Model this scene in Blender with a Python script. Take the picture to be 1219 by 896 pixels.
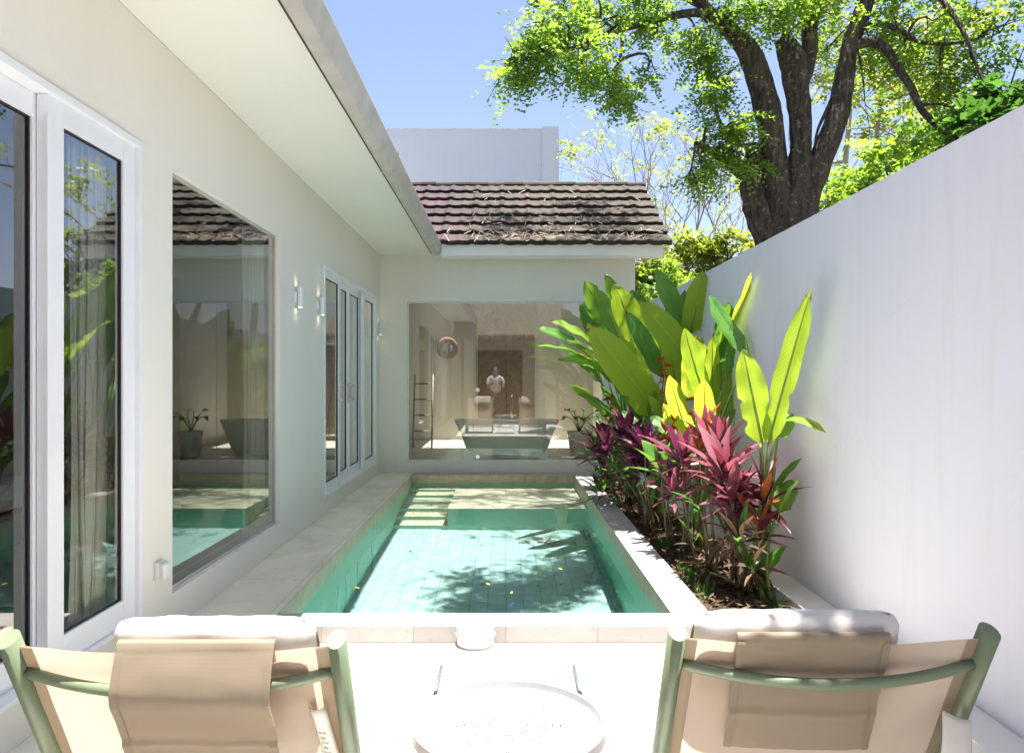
import bpy, bmesh, math, random
import numpy as np
from mathutils import Vector, Matrix, noise as mnoise

for o in list(bpy.data.objects):
    bpy.data.objects.remove(o, do_unlink=True)
SC = bpy.context.scene
COL = SC.collection
R = math.radians
rnd = random.Random(7)

# ------------------------------------------------------------------ camera
cam_d = bpy.data.cameras.new("camera"); cam = bpy.data.objects.new("camera", cam_d); COL.objects.link(cam)
CAMZ = 1.35
cam.location = (0, 0, CAMZ); cam.rotation_euler = (R(90), 0, 0)
cam_d.sensor_width = 36.0; cam_d.lens = 36.0 * 880 / 1219
cam_d.shift_x = 7.5 / 1219; cam_d.shift_y = 1.0 / 1219
cam_d.clip_start = 0.05; cam_d.clip_end = 2000
SC.camera = cam

# ------------------------------------------------------------------ sky + sun + exposure
SUNV = Vector((0.085, 0.0, 1.0)).normalized()
w = bpy.data.worlds.new("World"); SC.world = w; w.use_nodes = True
nt = w.node_tree; nt.nodes.clear()
wo = nt.nodes.new('ShaderNodeOutputWorld'); bg = nt.nodes.new('ShaderNodeBackground'); sk = nt.nodes.new('ShaderNodeTexSky')
sk.sky_type = 'NISHITA'; sk.sun_disc = False
sk.sun_elevation = math.asin(SUNV.z); sk.sun_rotation = math.atan2(SUNV.x, SUNV.y)
sk.air_density = 1.0; sk.dust_density = 1.2; sk.ozone_density = 3.5; sk.altitude = 50
bg.inputs['Strength'].default_value = 0.053
tn = nt.nodes.new('ShaderNodeMix'); tn.data_type = 'RGBA'; tn.blend_type = 'MULTIPLY'; tn.inputs[0].default_value = 1.0
tn.inputs[7].default_value = (1.10, 0.945, 0.97, 1)
nt.links.new(sk.outputs[0], tn.inputs[6]); nt.links.new(tn.outputs[2], bg.inputs[0]); nt.links.new(bg.outputs[0], wo.inputs[0])
sd = bpy.data.lights.new("sun", 'SUN'); sun = bpy.data.objects.new("sun", sd); COL.objects.link(sun)
sd.energy = 3.9; sd.angle = R(0.53); sd.color = (1.0, 0.965, 0.90)
sun.rotation_euler = (-SUNV).to_track_quat('-Z', 'Y').to_euler(); sun.location = (0, 0, 30)
sd.cycles.is_caustics_light = True
SC.view_settings.view_transform = 'Standard'; SC.view_settings.look = 'None'
SC.view_settings.exposure = 2.38; SC.view_settings.gamma = 1.0
SC.view_settings.use_curve_mapping = False
SC.render.engine = 'CYCLES'
SC.cycles.use_denoising = True
SC.cycles.max_bounces = 12; SC.cycles.diffuse_bounces = 5; SC.cycles.glossy_bounces = 6
SC.cycles.transmission_bounces = 8; SC.cycles.transparent_max_bounces = 16
SC.cycles.caustics_refractive = True; SC.cycles.caustics_reflective = True
SC.cycles.sample_clamp_indirect = 6.0; SC.cycles.blur_glossy = 0.3

# ------------------------------------------------------------------ helpers
ORG = {}
def px(x, y, Y):
    """a point of the place: photo pixel -> metres at depth Y"""
    return Vector(((x - 602) * Y / 880.0, Y, CAMZ + (449 - y) * Y / 880.0))

def tag(o, label=None, cat=None, group=None, kind=None):
    if label: o['label'] = label
    if cat: o['category'] = cat
    if group: o['group'] = group
    if kind: o['kind'] = kind
    return o

def thing(name, label, cat, loc=(0, 0, 0), group=None):
    o = bpy.data.objects.new(name, None); COL.objects.link(o); o.location = loc
    o.empty_display_size = 0.1
    ORG[o] = Vector(loc)
    return tag(o, label, cat, group)

class MB:
    def __init__(s): s.v = []; s.f = []; s.mi = []
    def add(s, vs, fs, m=0):
        k = len(s.v); s.v += [tuple(a) for a in vs]; s.f += [tuple(i + k for i in f) for f in fs]; s.mi += [m] * len(fs); return s
    def box(s, x0, x1, y0, y1, z0, z1, m=0):
        return s.add([(x0,y0,z0),(x1,y0,z0),(x1,y1,z0),(x0,y1,z0),(x0,y0,z1),(x1,y0,z1),(x1,y1,z1),(x0,y1,z1)],
                     [(0,3,2,1),(4,5,6,7),(0,1,5,4),(1,2,6,5),(2,3,7,6),(3,0,4,7)], m)
    def quad(s, a, b, c, d, m=0): return s.add([a,b,c,d], [(0,1,2,3)], m)
    def tube(s, pts, rad, n=10, caps=True, m=0, wob=0, seed=0, flat=None):
        pts = [Vector(p) for p in pts]
        if not hasattr(rad, '__len__'): rad = [rad] * len(pts)
        vs = []; fs = []
        up = Vector((0, 0, 1)); prev = None
        for i, p in enumerate(pts):
            t = (pts[min(i+1, len(pts)-1)] - pts[max(i-1, 0)]).normalized()
            if prev is None:
                a = t.cross(up)
                if a.length < 1e-3: a = Vector((1, 0, 0))
                a.normalize()
            else:
                a = prev - t * prev.dot(t)
                a = a.normalized() if a.length > 1e-6 else t.orthogonal().normalized()
            prev = a; b = t.cross(a).normalized()
            for k in range(n):
                an = 2 * math.pi * k / n; r = rad[i]
                if wob: r *= 1 + wob * mnoise.noise(Vector((math.cos(an)*1.7 + seed, math.sin(an)*1.7, i * 0.6 + seed)))
                ra, rb = (r, r) if flat is None else (r * flat[0], r * flat[1])
                vs.append(p + a * math.cos(an) * ra + b * math.sin(an) * rb)
        for i in range(len(pts) - 1):
            for k in range(n):
                k2 = (k + 1) % n
                fs.append((i*n+k, i*n+k2, (i+1)*n+k2, (i+1)*n+k))
        if caps:
            fs.append(tuple(range(n))[::-1]); fs.append(tuple((len(pts)-1)*n + k for k in range(n)))
        return s.add(vs, fs, m)
    def lathe(s, prof, c=(0, 0, 0), n=32, m=0, close=False):
        c = Vector(c); vs = []; fs = []
        for (r, z) in prof:
            for k in range(n):
                an = 2*math.pi*k/n; vs.append(c + Vector((r*math.cos(an), r*math.sin(an), z)))
        P = len(prof)
        for i in range(P - 1):
            for k in range(n):
                k2 = (k+1) % n; fs.append((i*n+k, i*n+k2, (i+1)*n+k2, (i+1)*n+k))
        if close: fs.append(tuple(range(n))[::-1]); fs.append(tuple((P-1)*n+k for k in range(n)))
        return s.add(vs, fs, m)
    def grid(s, fn, nu, nv, m=0):
        vs = [fn(i/nu, j/nv) for i in range(nu+1) for j in range(nv+1)]
        fs = [(i*(nv+1)+j, (i+1)*(nv+1)+j, (i+1)*(nv+1)+j+1, i*(nv+1)+j+1) for i in range(nu) for j in range(nv)]
        return s.add(vs, fs, m)
    def build(s, name, mats, parent=None, smooth=False, bevel=0.0, solid=0.0, weld=False):
        me = bpy.data.meshes.new(name)
        o_ = ORG[parent] if parent is not None else Vector((0, 0, 0))
        me.from_pydata([(a[0]-o_.x, a[1]-o_.y, a[2]-o_.z) for a in s.v], [], s.f)
        if not isinstance(mats, (list, tuple)): mats = [mats]
        for m in mats: me.materials.append(m)
        if len(mats) > 1: me.polygons.foreach_set('material_index', s.mi)
        if smooth: me.polygons.foreach_set('use_smooth', [len(f) <= 4 for f in s.f])
        me.update()
        o = bpy.data.objects.new(name, me); COL.objects.link(o)
        ORG[o] = o_.copy()
        if parent is not None: o.parent = parent
        if solid:
            md = o.modifiers.new('solid', 'SOLIDIFY'); md.thickness = solid; md.offset = 0
        if bevel:
            md = o.modifiers.new('bevel', 'BEVEL'); md.width = bevel; md.segments = 2; md.limit_method = 'ANGLE'; md.angle_limit = R(40)
            md.harden_normals = False
        return o

def np_mesh(name, V, F4, mats, parent=None, smooth=False, mi=None):
    """quads from numpy arrays"""
    me = bpy.data.meshes.new(name)
    o_ = ORG[parent] if parent is not None else Vector((0, 0, 0))
    V = (np.asarray(V, dtype=np.float32) - np.array(o_[:], dtype=np.float32)); F4 = np.asarray(F4, dtype=np.int32)
    me.vertices.add(len(V)); me.vertices.foreach_set('co', V.ravel())
    nf = len(F4); me.loops.add(nf*4); me.loops.foreach_set('vertex_index', F4.ravel())
    me.polygons.add(nf); me.polygons.foreach_set('loop_start', np.arange(nf, dtype=np.int32)*4)
    if not isinstance(mats, (list, tuple)): mats = [mats]
    for m in mats: me.materials.append(m)
    if mi is not None: me.polygons.foreach_set('material_index', np.asarray(mi, dtype=np.int32))
    me.update(calc_edges=True); me.validate()
    if smooth: me.polygons.foreach_set('use_smooth', [True]*nf)
    o = bpy.data.objects.new(name, me); COL.objects.link(o); ORG[o] = o_.copy()
    if parent is not None: o.parent = parent
    return o

def copy_tree(o, parent=None):
    c = o.copy(); COL.objects.link(c)
    if parent is not None: c.parent = parent
    for ch in [k for k in bpy.data.objects if k.parent == o]: copy_tree(ch, c)
    return c

def wall_cells(mb, us, vs, holes, P, t0, t1, m=0):
    """a wall of thickness t0..t1 with rectangular openings; P(u,v,t) -> point"""
    def inh(a, b, c, d):
        return any(a >= h[0]-1e-6 and b <= h[1]+1e-6 and c >= h[2]-1e-6 and d <= h[3]+1e-6 for h in holes)
    us = sorted(set(us) | {x for h in holes for x in h[:2]}); vs = sorted(set(vs) | {x for h in holes for x in h[2:]})
    sol = {(i, j): not inh(us[i], us[i+1], vs[j], vs[j+1]) for i in range(len(us)-1) for j in range(len(vs)-1)}
    for (i, j), s_ in sol.items():
        if not s_: continue
        a, b, c, d = us[i], us[i+1], vs[j], vs[j+1]
        mb.quad(P(a,c,t0), P(b,c,t0), P(b,d,t0), P(a,d,t0), m); mb.quad(P(a,d,t1), P(b,d,t1), P(b,c,t1), P(a,c,t1), m)
        for (di, dj, e) in ((-1,0,(a,c,a,d)), (1,0,(b,d,b,c)), (0,-1,(b,c,a,c)), (0,1,(a,d,b,d))):
            if not sol.get((i+di, j+dj), False):
                mb.quad(P(e[0],e[1],t0), P(e[2],e[3],t0), P(e[2],e[3],t1), P(e[0],e[1],t1), m)

# ------------------------------------------------------------------ materials
def new_mat(name):
    m = bpy.data.materials.new(name); m.use_nodes = True; t = m.node_tree; t.nodes.clear()
    return m, t, t.nodes, t.links
def nd(t, typ, **kw):
    n = t.nodes.new(typ)
    for k, v in kw.items():
        if k in n.inputs: n.inputs[k].default_value = v
        else: setattr(n, k, v)
    return n
def rgba(c): return (c[0], c[1], c[2], 1.0)
def mixc(t, fac, a, b, mode='MIX'):
    n = t.nodes.new('ShaderNodeMix'); n.data_type = 'RGBA'; n.blend_type = mode
    for sock, v in ((n.inputs[0], fac), (n.inputs[6], a), (n.inputs[7], b)):
        if hasattr(v, 'is_output') or isinstance(v, bpy.types.NodeSocket): t.links.new(v, sock)
        elif isinstance(v, (tuple, list)): sock.default_value = rgba(v)
        else: sock.default_value = v
    return n.outputs[2]
def mth(t, op, a, b=None, clamp=False):
    n = t.nodes.new('ShaderNodeMath'); n.operation = op; n.use_clamp = clamp
    for i, v in enumerate((a, b)):
        if v is None: continue
        if isinstance(v, bpy.types.NodeSocket): t.links.new(v, n.inputs[i])
        else: n.inputs[i].default_value = v
    return n.outputs[0]
def ramp(t, src, pts):
    n = t.nodes.new('ShaderNodeValToRGB'); e = n.color_ramp.elements
    while len(e) > 1: e.remove(e[-1])
    e[0].position = pts[0][0]; e[0].color = rgba(pts[0][1]) if isinstance(pts[0][1], (tuple, list)) else rgba((pts[0][1],)*3)
    for p, c in pts[1:]:
        k = e.new(p); k.color = rgba(c) if isinstance(c, (tuple, list)) else rgba((c,)*3)
    t.links.new(src, n.inputs[0]); return n.outputs[0]
def noise(t, vec, scale, detail=4, rough=0.55, dist=0.0):
    n = nd(t, 'ShaderNodeTexNoise'); n.inputs['Scale'].default_value = scale; n.inputs['Detail'].default_value = detail
    n.inputs['Roughness'].default_value = rough; n.inputs['Distortion'].default_value = dist
    if vec is not None: t.links.new(vec, n.inputs['Vector'])
    return n.outputs[0]
def ocoord(t): return nd(t, 'ShaderNodeTexCoord').outputs['Object']
def scaled(t, vec, s, rot=(0, 0, 0)):
    n = nd(t, 'ShaderNodeMapping'); n.inputs['Scale'].default_value = s; n.inputs['Rotation'].default_value = rot
    t.links.new(vec, n.inputs['Vector']); return n.outputs[0]
def bump(t, h, strength=0.2, dist=0.01):
    n = nd(t, 'ShaderNodeBump'); n.inputs['Strength'].default_value = strength; n.inputs['Distance'].default_value = dist
    t.links.new(h, n.inputs['Height']); return n.outputs[0]
def finish(t, col, rough=0.5, spec=0.5, metal=0.0, nrm=None, sheen=0.0):
    b = nd(t, 'ShaderNodeBsdfPrincipled'); o = nd(t, 'ShaderNodeOutputMaterial')
    if isinstance(col, bpy.types.NodeSocket): t.links.new(col, b.inputs['Base Color'])
    else: b.inputs['Base Color'].default_value = rgba(col)
    if isinstance(rough, bpy.types.NodeSocket): t.links.new(rough, b.inputs['Roughness'])
    else: b.inputs['Roughness'].default_value = rough
    b.inputs['Specular IOR Level'].default_value = spec; b.inputs['Metallic'].default_value = metal
    if nrm is not None: t.links.new(nrm, b.inputs['Normal'])
    t.links.new(b.outputs[0], o.inputs[0]); return b
def simple(name, col, rough=0.5, var=0.12, scale=6.0, bs=0.0, bscale=80.0, metal=0.0, spec=0.5):
    m, t, N, L = new_mat(name); c = ocoord(t)
    f = noise(t, c, scale, 5)
    dk = tuple(x*(1-var) for x in col); lt = tuple(min(1, x*(1+var)) for x in col)
    cc = ramp(t, f, [(0.3, dk), (0.7, lt)])
    nr = bump(t, noise(t, c, bscale, 4), bs, 0.01) if bs else None
    finish(t, cc, rough, spec, metal, nr); return m

def plaster(name, col, stain=(0.62, 0.58, 0.5), amt=0.35):
    m, t, N, L = new_mat(name); c = ocoord(t)
    big = noise(t, c, 0.7, 4, 0.6); mid = noise(t, c, 5, 5, 0.6)
    cc = ramp(t, big, [(0.3, tuple(x*0.95 for x in col)), (0.7, col)])
    streak = noise(t, scaled(t, c, (3.0, 3.0, 0.35)), 2.2, 5, 0.6)
    cc = mixc(t, mth(t, 'MULTIPLY', ramp(t, streak, [(0.55, 0.0), (0.75, 1.0)]), amt*0.5), cc, stain)
    fine = nd(t, 'ShaderNodeTexVoronoi'); fine.inputs['Scale'].default_value = 2.3; L.new(scaled(t, c, (1, 1, .55)), fine.inputs['Vector'])
    sp = ramp(t, fine.outputs['Distance'], [(0.0, 1.0), (0.022, 1.0), (0.03, 0.0)])
    sp = mth(t, 'MULTIPLY', sp, ramp(t, noise(t, c, 3.3, 1), [(0.52, 0.0), (0.6, 1.0)]))
    cc = mixc(t, mth(t, 'MULTIPLY', sp, amt), cc, (0.42, 0.38, 0.33))
    zs = nd(t, 'ShaderNodeSeparateXYZ'); L.new(c, zs.inputs[0])
    drip = ramp(t, noise(t, scaled(t, c, (9, 9, 0.5)), 1.6, 4, 0.6), [(0.50, 0.0), (0.72, 1.0)])
    dirt = mth(t, 'MULTIPLY', ramp(t, mth(t, 'ADD', mth(t, 'MULTIPLY', zs.outputs[2], 0.9), mth(t, 'MULTIPLY', noise(t, c, 5, 5, .65), .45)), [(0.42, 1.0), (0.62, 0.0)]), 0.35)
    cc = mixc(t, mth(t, 'MULTIPLY', mth(t, 'ADD', dirt, mth(t, 'MULTIPLY', drip, 0.12)), min(1.0, amt * 2.2)), cc, stain)
    ck = nd(t, 'ShaderNodeTexVoronoi'); ck.feature = 'DISTANCE_TO_EDGE'; ck.inputs['Scale'].default_value = 0.55; L.new(mixc(t, 0.12, c, nd(t, 'ShaderNodeTexNoise', Scale=2.0).outputs[1]), ck.inputs['Vector'])
    crk = mth(t, 'MULTIPLY', ramp(t, ck.outputs['Distance'], [(0.0, 1.0), (0.0025, 0.0)]), ramp(t, noise(t, c, 0.9, 2), [(0.52, 0.0), (0.60, 1.0)]))
    cc = mixc(t, mth(t, 'MULTIPLY', crk, amt * 0.28), cc, (0.45, 0.42, 0.38))
    h = mth(t, 'ADD', mth(t, 'MULTIPLY', noise(t, c, 9, 3), 1.0), mth(t, 'MULTIPLY', noise(t, c, 130, 3), 0.12))
    finish(t, cc, 0.75, 0.3, 0, bump(t, h, 0.16, 0.02)); return m

M = {}
M['villa_wall'] = plaster('villa_wall', (0.80, 0.765, 0.70), amt=0.16)
M['garden_wall'] = plaster('garden_wall', (0.76, 0.755, 0.81), amt=0.42)
M['far_wall'] = plaster('far_wall', (0.66, 0.70, 0.78), amt=0.7)
M['ledge'] = plaster('ledge', (0.74, 0.72, 0.66), amt=1.0)
M['soffit'] = plaster('soffit', (0.82, 0.80, 0.74), amt=0.1)
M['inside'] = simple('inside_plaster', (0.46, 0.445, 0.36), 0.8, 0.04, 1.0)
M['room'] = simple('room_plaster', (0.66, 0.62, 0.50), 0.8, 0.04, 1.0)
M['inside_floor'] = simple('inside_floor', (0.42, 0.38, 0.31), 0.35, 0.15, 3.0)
M['white_metal'] = simple('white_metal', (0.80, 0.81, 0.84), 0.32, 0.03, 4.0)
M['gutter'] = simple('gutter', (0.47, 0.44, 0.41), 0.5, 0.14, 5.0)
M['black_rubber'] = simple('black_rubber', (0.012, 0.012, 0.018), 0.5, 0.1)
M['chrome'] = simple('chrome', (0.75, 0.75, 0.76), 0.18, 0.03, metal=1.0)
M['white_plastic'] = simple('white_plastic', (0.78, 0.77, 0.75), 0.4, 0.05)
M['wood'] = simple('wood', (0.13, 0.095, 0.06), 0.55, 0.3, 9.0)
M['dark_wood'] = simple('dark_wood', (0.07, 0.04, 0.025), 0.5, 0.3, 9.0)
M['table_paint'] = simple('table_paint', (0.40, 0.40, 0.41), 0.4, 0.06, 14)
M['ceramic'] = simple('ceramic', (0.90, 0.90, 0.88), 0.2, 0.02)
M['grey_rod'] = simple('grey_rod', (0.085, 0.105, 0.13), 0.5, 0.1)

def m_deck():
    m, t, N, L = new_mat('deck_paint'); c = ocoord(t)
    cc = ramp(t, noise(t, c, 1.3, 5, 0.6), [(0.3, (0.56, 0.54, 0.52)), (0.7, (0.66, 0.65, 0.63))])
    cc = mixc(t, mth(t, 'MULTIPLY', ramp(t, noise(t, c, 22, 4), [(0.66, 0.0), (0.76, 1.0)]), 0.5), cc, (0.42, 0.38, 0.33))
    finish(t, cc, 0.7, 0.3, 0, bump(t, noise(t, c, 60, 4), 0.12, 0.01)); return m
M['deck'] = m_deck()
def m_paving(name, base, grime, L_=0.9, W_=0.45, amt=0.6):
    m, t, N, L = new_mat(name); c = ocoord(t)
    br = nd(t, 'ShaderNodeTexBrick'); L.new(scaled(t, c, (1, 1, 1), (0, 0, R(90))), br.inputs['Vector'])
    br.inputs['Scale'].default_value = 1.0; br.inputs['Brick Width'].default_value = L_; br.inputs['Row Height'].default_value = W_
    br.inputs['Mortar Size'].default_value = 0.003; br.inputs['Mortar Smooth'].default_value = 0.2
    br.inputs['Color1'].default_value = rgba(base); br.inputs['Color2'].default_value = rgba(tuple(x*0.9 for x in base))
    br.inputs['Mortar'].default_value = rgba(tuple(x*0.6 for x in base))
    g = ramp(t, noise(t, c, 2.2, 6, 0.65, 0.6), [(0.42, 0.0), (0.72, 1.0)])
    cc = mixc(t, mth(t, 'MULTIPLY', g, amt), br.outputs[0], grime)
    cc = mixc(t, mth(t, 'MULTIPLY', ramp(t, noise(t, c, 38, 4), [(0.62, 0.0), (0.72, 1.0)]), 0.4), cc, tuple(x*0.7 for x in grime))
    finish(t, cc, 0.7, 0.3, 0, bump(t, noise(t, c, 45, 4), 0.15, 0.01)); return m
M['walkway'] = m_paving('walkway_stone', (0.78, 0.75, 0.63), (0.50, 0.47, 0.34), amt=0.6)
M['coping'] = m_paving('coping_stone', (0.44, 0.415, 0.40), (0.33, 0.29, 0.26), 0.8, 0.5, 0.5)

def m_tiles(name, c1, c2, mort, wall=False, bw=0.30, rh=0.148, green=None):
    m, t, N, L = new_mat(name); c = ocoord(t)
    if wall:
        sp = nd(t, 'ShaderNodeSeparateXYZ'); L.new(c, sp.inputs[0])
        cb = nd(t, 'ShaderNodeCombineXYZ'); L.new(mth(t, 'ADD', sp.outputs[0], sp.outputs[1]), cb.inputs[0]); L.new(sp.outputs[2], cb.inputs[1])
        v = cb.outputs[0]
    else: v = scaled(t, c, (1, 1, 1), (0, 0, R(90)))
    br = nd(t, 'ShaderNodeTexBrick'); L.new(v, br.inputs['Vector'])
    br.inputs['Scale'].default_value = 1.0; br.inputs['Brick Width'].default_value = bw; br.inputs['Row Height'].default_value = rh
    br.inputs['Mortar Size'].default_value = 0.006; br.inputs['Mortar Smooth'].default_value = 0.3; br.inputs['Bias'].default_value = 0.0
    br.inputs['Color1'].default_value = rgba(c1); br.inputs['Color2'].default_value = rgba(c2); br.inputs['Mortar'].default_value = rgba(mort)
    cc = br.outputs[0]
    n1 = noise(t, c, 9, 5, 0.6)
    cc = mixc(t, 0.6, cc, ramp(t, n1, [(0.3, tuple(x*0.72 for x in c1)), (0.7, tuple(min(1, x*1.12) for x in c1))]))
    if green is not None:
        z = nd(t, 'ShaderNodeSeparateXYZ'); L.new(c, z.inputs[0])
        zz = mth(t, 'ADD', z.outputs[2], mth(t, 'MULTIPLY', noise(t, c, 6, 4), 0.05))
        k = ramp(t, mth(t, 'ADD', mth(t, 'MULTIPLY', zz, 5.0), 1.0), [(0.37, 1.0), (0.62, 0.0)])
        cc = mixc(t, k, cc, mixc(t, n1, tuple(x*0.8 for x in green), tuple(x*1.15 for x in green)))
    finish(t, cc, 0.5, 0.4, 0, None); return m
M['pool_floor'] = m_tiles('pool_floor_tiles', (0.24, 0.36, 0.355), (0.175, 0.29, 0.285), (0.025, 0.07, 0.08))
M['pool_bench'] = m_tiles('pool_bench_tiles', (0.36, 0.33, 0.255), (0.30, 0.275, 0.21), (0.17, 0.16, 0.12))
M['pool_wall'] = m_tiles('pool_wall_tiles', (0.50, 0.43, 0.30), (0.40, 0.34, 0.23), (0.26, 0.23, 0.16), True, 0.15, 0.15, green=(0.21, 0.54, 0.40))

def m_water():
    m, t, N, L = new_mat('water'); o = nd(t, 'ShaderNodeOutputMaterial')
    g = nd(t, 'ShaderNodeBsdfGlass'); g.inputs['IOR'].default_value = 1.33; g.inputs['Roughness'].default_value = 0.0
    g.inputs['Color'].default_value = (0.93, 0.995, 0.975, 1)
    L.new(g.outputs[0], o.inputs[0])

    return m
M['water'] = m_water()

def m_glass(name='window_glass', ior=1.66, tint=(0.95, 0.97, 0.94), gain=2.3):
    m, t, N, L = new_mat(name); o = nd(t, 'ShaderNodeOutputMaterial')
    tr = nd(t, 'ShaderNodeBsdfTransparent'); tr.inputs[0].default_value = rgba(tint)
    gl = nd(t, 'ShaderNodeBsdfGlossy'); gl.inputs['Roughness'].default_value = 0.0; gl.inputs['Color'].default_value = (0.95, 0.97, 0.95, 1)
    lw = nd(t, 'ShaderNodeFresnel'); lw.inputs[0].default_value = ior
    mx = nd(t, 'ShaderNodeMixShader'); L.new(mth(t, 'MULTIPLY', lw.outputs[0], gain, True), mx.inputs[0])
    L.new(tr.outputs[0], mx.inputs[1]); L.new(gl.outputs[0], mx.inputs[2]); L.new(mx.outputs[0], o.inputs[0]); return m
M['glass'] = m_glass()
M['glass_front'] = m_glass('glass_front', 1.75, (0.93, 0.96, 0.93), 2.1)

def m_cloth(name, col, trans, k=0.45, weave=0.0, rough=0.8):
    m, t, N, L = new_mat(name); o = nd(t, 'ShaderNodeOutputMaterial'); c = ocoord(t)
    f = noise(t, c, 5, 4)
    cc = ramp(t, f, [(0.3, tuple(x*0.92 for x in col)), (0.7, col)])
    tc = rgba(trans)
    b = nd(t, 'ShaderNodeBsdfPrincipled'); b.inputs['Roughness'].default_value = rough; b.inputs['Specular IOR Level'].default_value = 0.2
    nr = None
    if weave:
        wv = nd(t, 'ShaderNodeTexWave'); wv.wave_type = 'BANDS'; wv.bands_direction = 'Z'; wv.inputs['Scale'].default_value = weave
        wv.inputs['Distortion'].default_value = 0.6; wv.inputs['Detail'].default_value = 2; L.new(c, wv.inputs['Vector'])
        wx = nd(t, 'ShaderNodeTexWave'); wx.wave_type = 'BANDS'; wx.bands_direction = 'X'; wx.inputs['Scale'].default_value = weave*0.8
        L.new(c, wx.inputs['Vector'])
        cc = mixc(t, mth(t, 'MULTIPLY', mth(t, 'ADD', wv.outputs['Fac'], mth(t, 'MULTIPLY', wx.outputs['Fac'], .5)), 0.42), cc, tuple(x*0.55 for x in col))
        nr = bump(t, mth(t, 'ADD', wv.outputs['Fac'], wx.outputs['Fac']), 0.12, 0.001)
        L.new(nr, b.inputs['Normal'])
    L.new(cc, b.inputs['Base Color'])
    tl = nd(t, 'ShaderNodeBsdfTranslucent'); tl.inputs[0].default_value = tc
    if nr is not None: L.new(nr, tl.inputs['Normal'])
    mx = nd(t, 'ShaderNodeMixShader'); mx.inputs[0].default_value = k
    L.new(b.outputs[0], mx.inputs[1]); L.new(tl.outputs[0], mx.inputs[2]); L.new(mx.outputs[0], o.inputs[0]); return m
M['sling'] = m_cloth('sling_mesh', (0.58, 0.475, 0.385), (0.60, 0.47, 0.365), 0.50, 150.0)
M['flap'] = m_cloth('flap_mesh', (0.36, 0.295, 0.22), (0.38, 0.30, 0.21), 0.36, 140.0)
M['pillow'] = m_cloth('pillow_mesh', (0.72, 0.68, 0.64), (0.5, 0.45, 0.4), 0.05, 150.0)
M['curtain'] = m_cloth('curtain_cloth', (0.90, 0.86, 0.74), (0.8, 0.74, 0.6), 0.06)
M['label_paper'] = m_cloth('label_paper', (0.78, 0.74, 0.68), (0.7, 0.62, 0.5), 0.25)
M['frame_green'] = simple('frame_green', (0.135, 0.17, 0.10), 0.36, 0.08, 8.0)

def m_leaf(name, c1, c2, t1, t2, k=0.45, rough=0.35, vein=0.0):
    """each leaf island takes its own tone between two"""
    m, t, N, L = new_mat(name); o = nd(t, 'ShaderNodeOutputMaterial')
    g = nd(t, 'ShaderNodeNewGeometry'); oi = nd(t, 'ShaderNodeObjectInfo'); rv = mth(t, 'FRACT', mth(t, 'ADD', g.outputs['Random Per Island'], oi.outputs['Random']))
    c = ocoord(t); n = noise(t, c, 14, 3)
    f = mth(t, 'ADD', mth(t, 'MULTIPLY', rv, 0.8), mth(t, 'MULTIPLY', n, 0.25), True)
    cc = mixc(t, f, c1, c2); tc = mixc(t, f, t1, t2)
    if vein:
        u0 = nd(t, 'ShaderNodeUVMap'); us = nd(t, 'ShaderNodeSeparateXYZ'); L.new(u0.outputs[0], us.inputs[0])
        ed = mth(t, 'ADD', mth(t, 'MAXIMUM', mth(t, 'MULTIPLY', us.outputs[0], 0.92), mth(t, 'MULTIPLY', mth(t, 'ABSOLUTE', us.outputs[1]), 0.90)), mth(t, 'MULTIPLY', mth(t, 'SUBTRACT', noise(t, c, 11, 4, .65), 0.5), 0.55))
        eb = ramp(t, ed, [(0.97, 0.0), (1.05, 1.0)])
        cc = mixc(t, eb, cc, (0.20, 0.13, 0.05)); tc = mixc(t, eb, tc, (0.22, 0.13, 0.04))
        mr = ramp(t, mth(t, 'ABSOLUTE', us.outputs[1]), [(0.03, 1.0), (0.07, 0.0)])
        cc = mixc(t, mth(t, 'MULTIPLY', mr, 0.6), cc, tuple(min(1, x*1.9) for x in c2))
    b = nd(t, 'ShaderNodeBsdfPrincipled'); b.inputs['Roughness'].default_value = rough; b.inputs['Specular IOR Level'].default_value = 0.35
    L.new(cc, b.inputs['Base Color'])
    tl = nd(t, 'ShaderNodeBsdfTranslucent'); L.new(tc, tl.inputs[0])
    if vein:
        uv = nd(t, 'ShaderNodeUVMap'); wv = nd(t, 'ShaderNodeTexWave'); wv.bands_direction = 'X'; wv.inputs['Scale'].default_value = vein
        wv.inputs['Distortion'].default_value = 0.8
        L.new(uv.outputs[0], wv.inputs['Vector'])
        bn = bump(t, wv.outputs['Fac'], 0.45, 0.004); L.new(bn, b.inputs['Normal'])
    mx = nd(t, 'ShaderNodeMixShader'); mx.inputs[0].default_value = k
    L.new(b.outputs[0], mx.inputs[1]); L.new(tl.outputs[0], mx.inputs[2]); L.new(mx.outputs[0], o.inputs[0]); return m
M['tree_leaf'] = m_leaf('tree_leaf', (0.05, 0.14, 0.03), (0.15, 0.25, 0.03), (0.16, 0.36, 0.04), (0.46, 0.60, 0.05), 0.52, 0.55)
M['tree_leaf_yellow'] = m_leaf('tree_leaf_yellow', (0.10, 0.16, 0.02), (0.24, 0.27, 0.05), (0.25, 0.36, 0.03), (0.48, 0.52, 0.06), 0.5)
M['bush_leaf'] = m_leaf('bush_leaf', (0.02, 0.07, 0.02), (0.06, 0.14, 0.03), (0.06, 0.18, 0.02), (0.15, 0.32, 0.04), 0.4)
M['heli_leaf'] = m_leaf('heliconia_leaf', (0.12, 0.26, 0.035), (0.24, 0.38, 0.045), (0.30, 0.46, 0.025), (0.56, 0.66, 0.04), 0.45, 0.30, vein=9.0)
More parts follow.
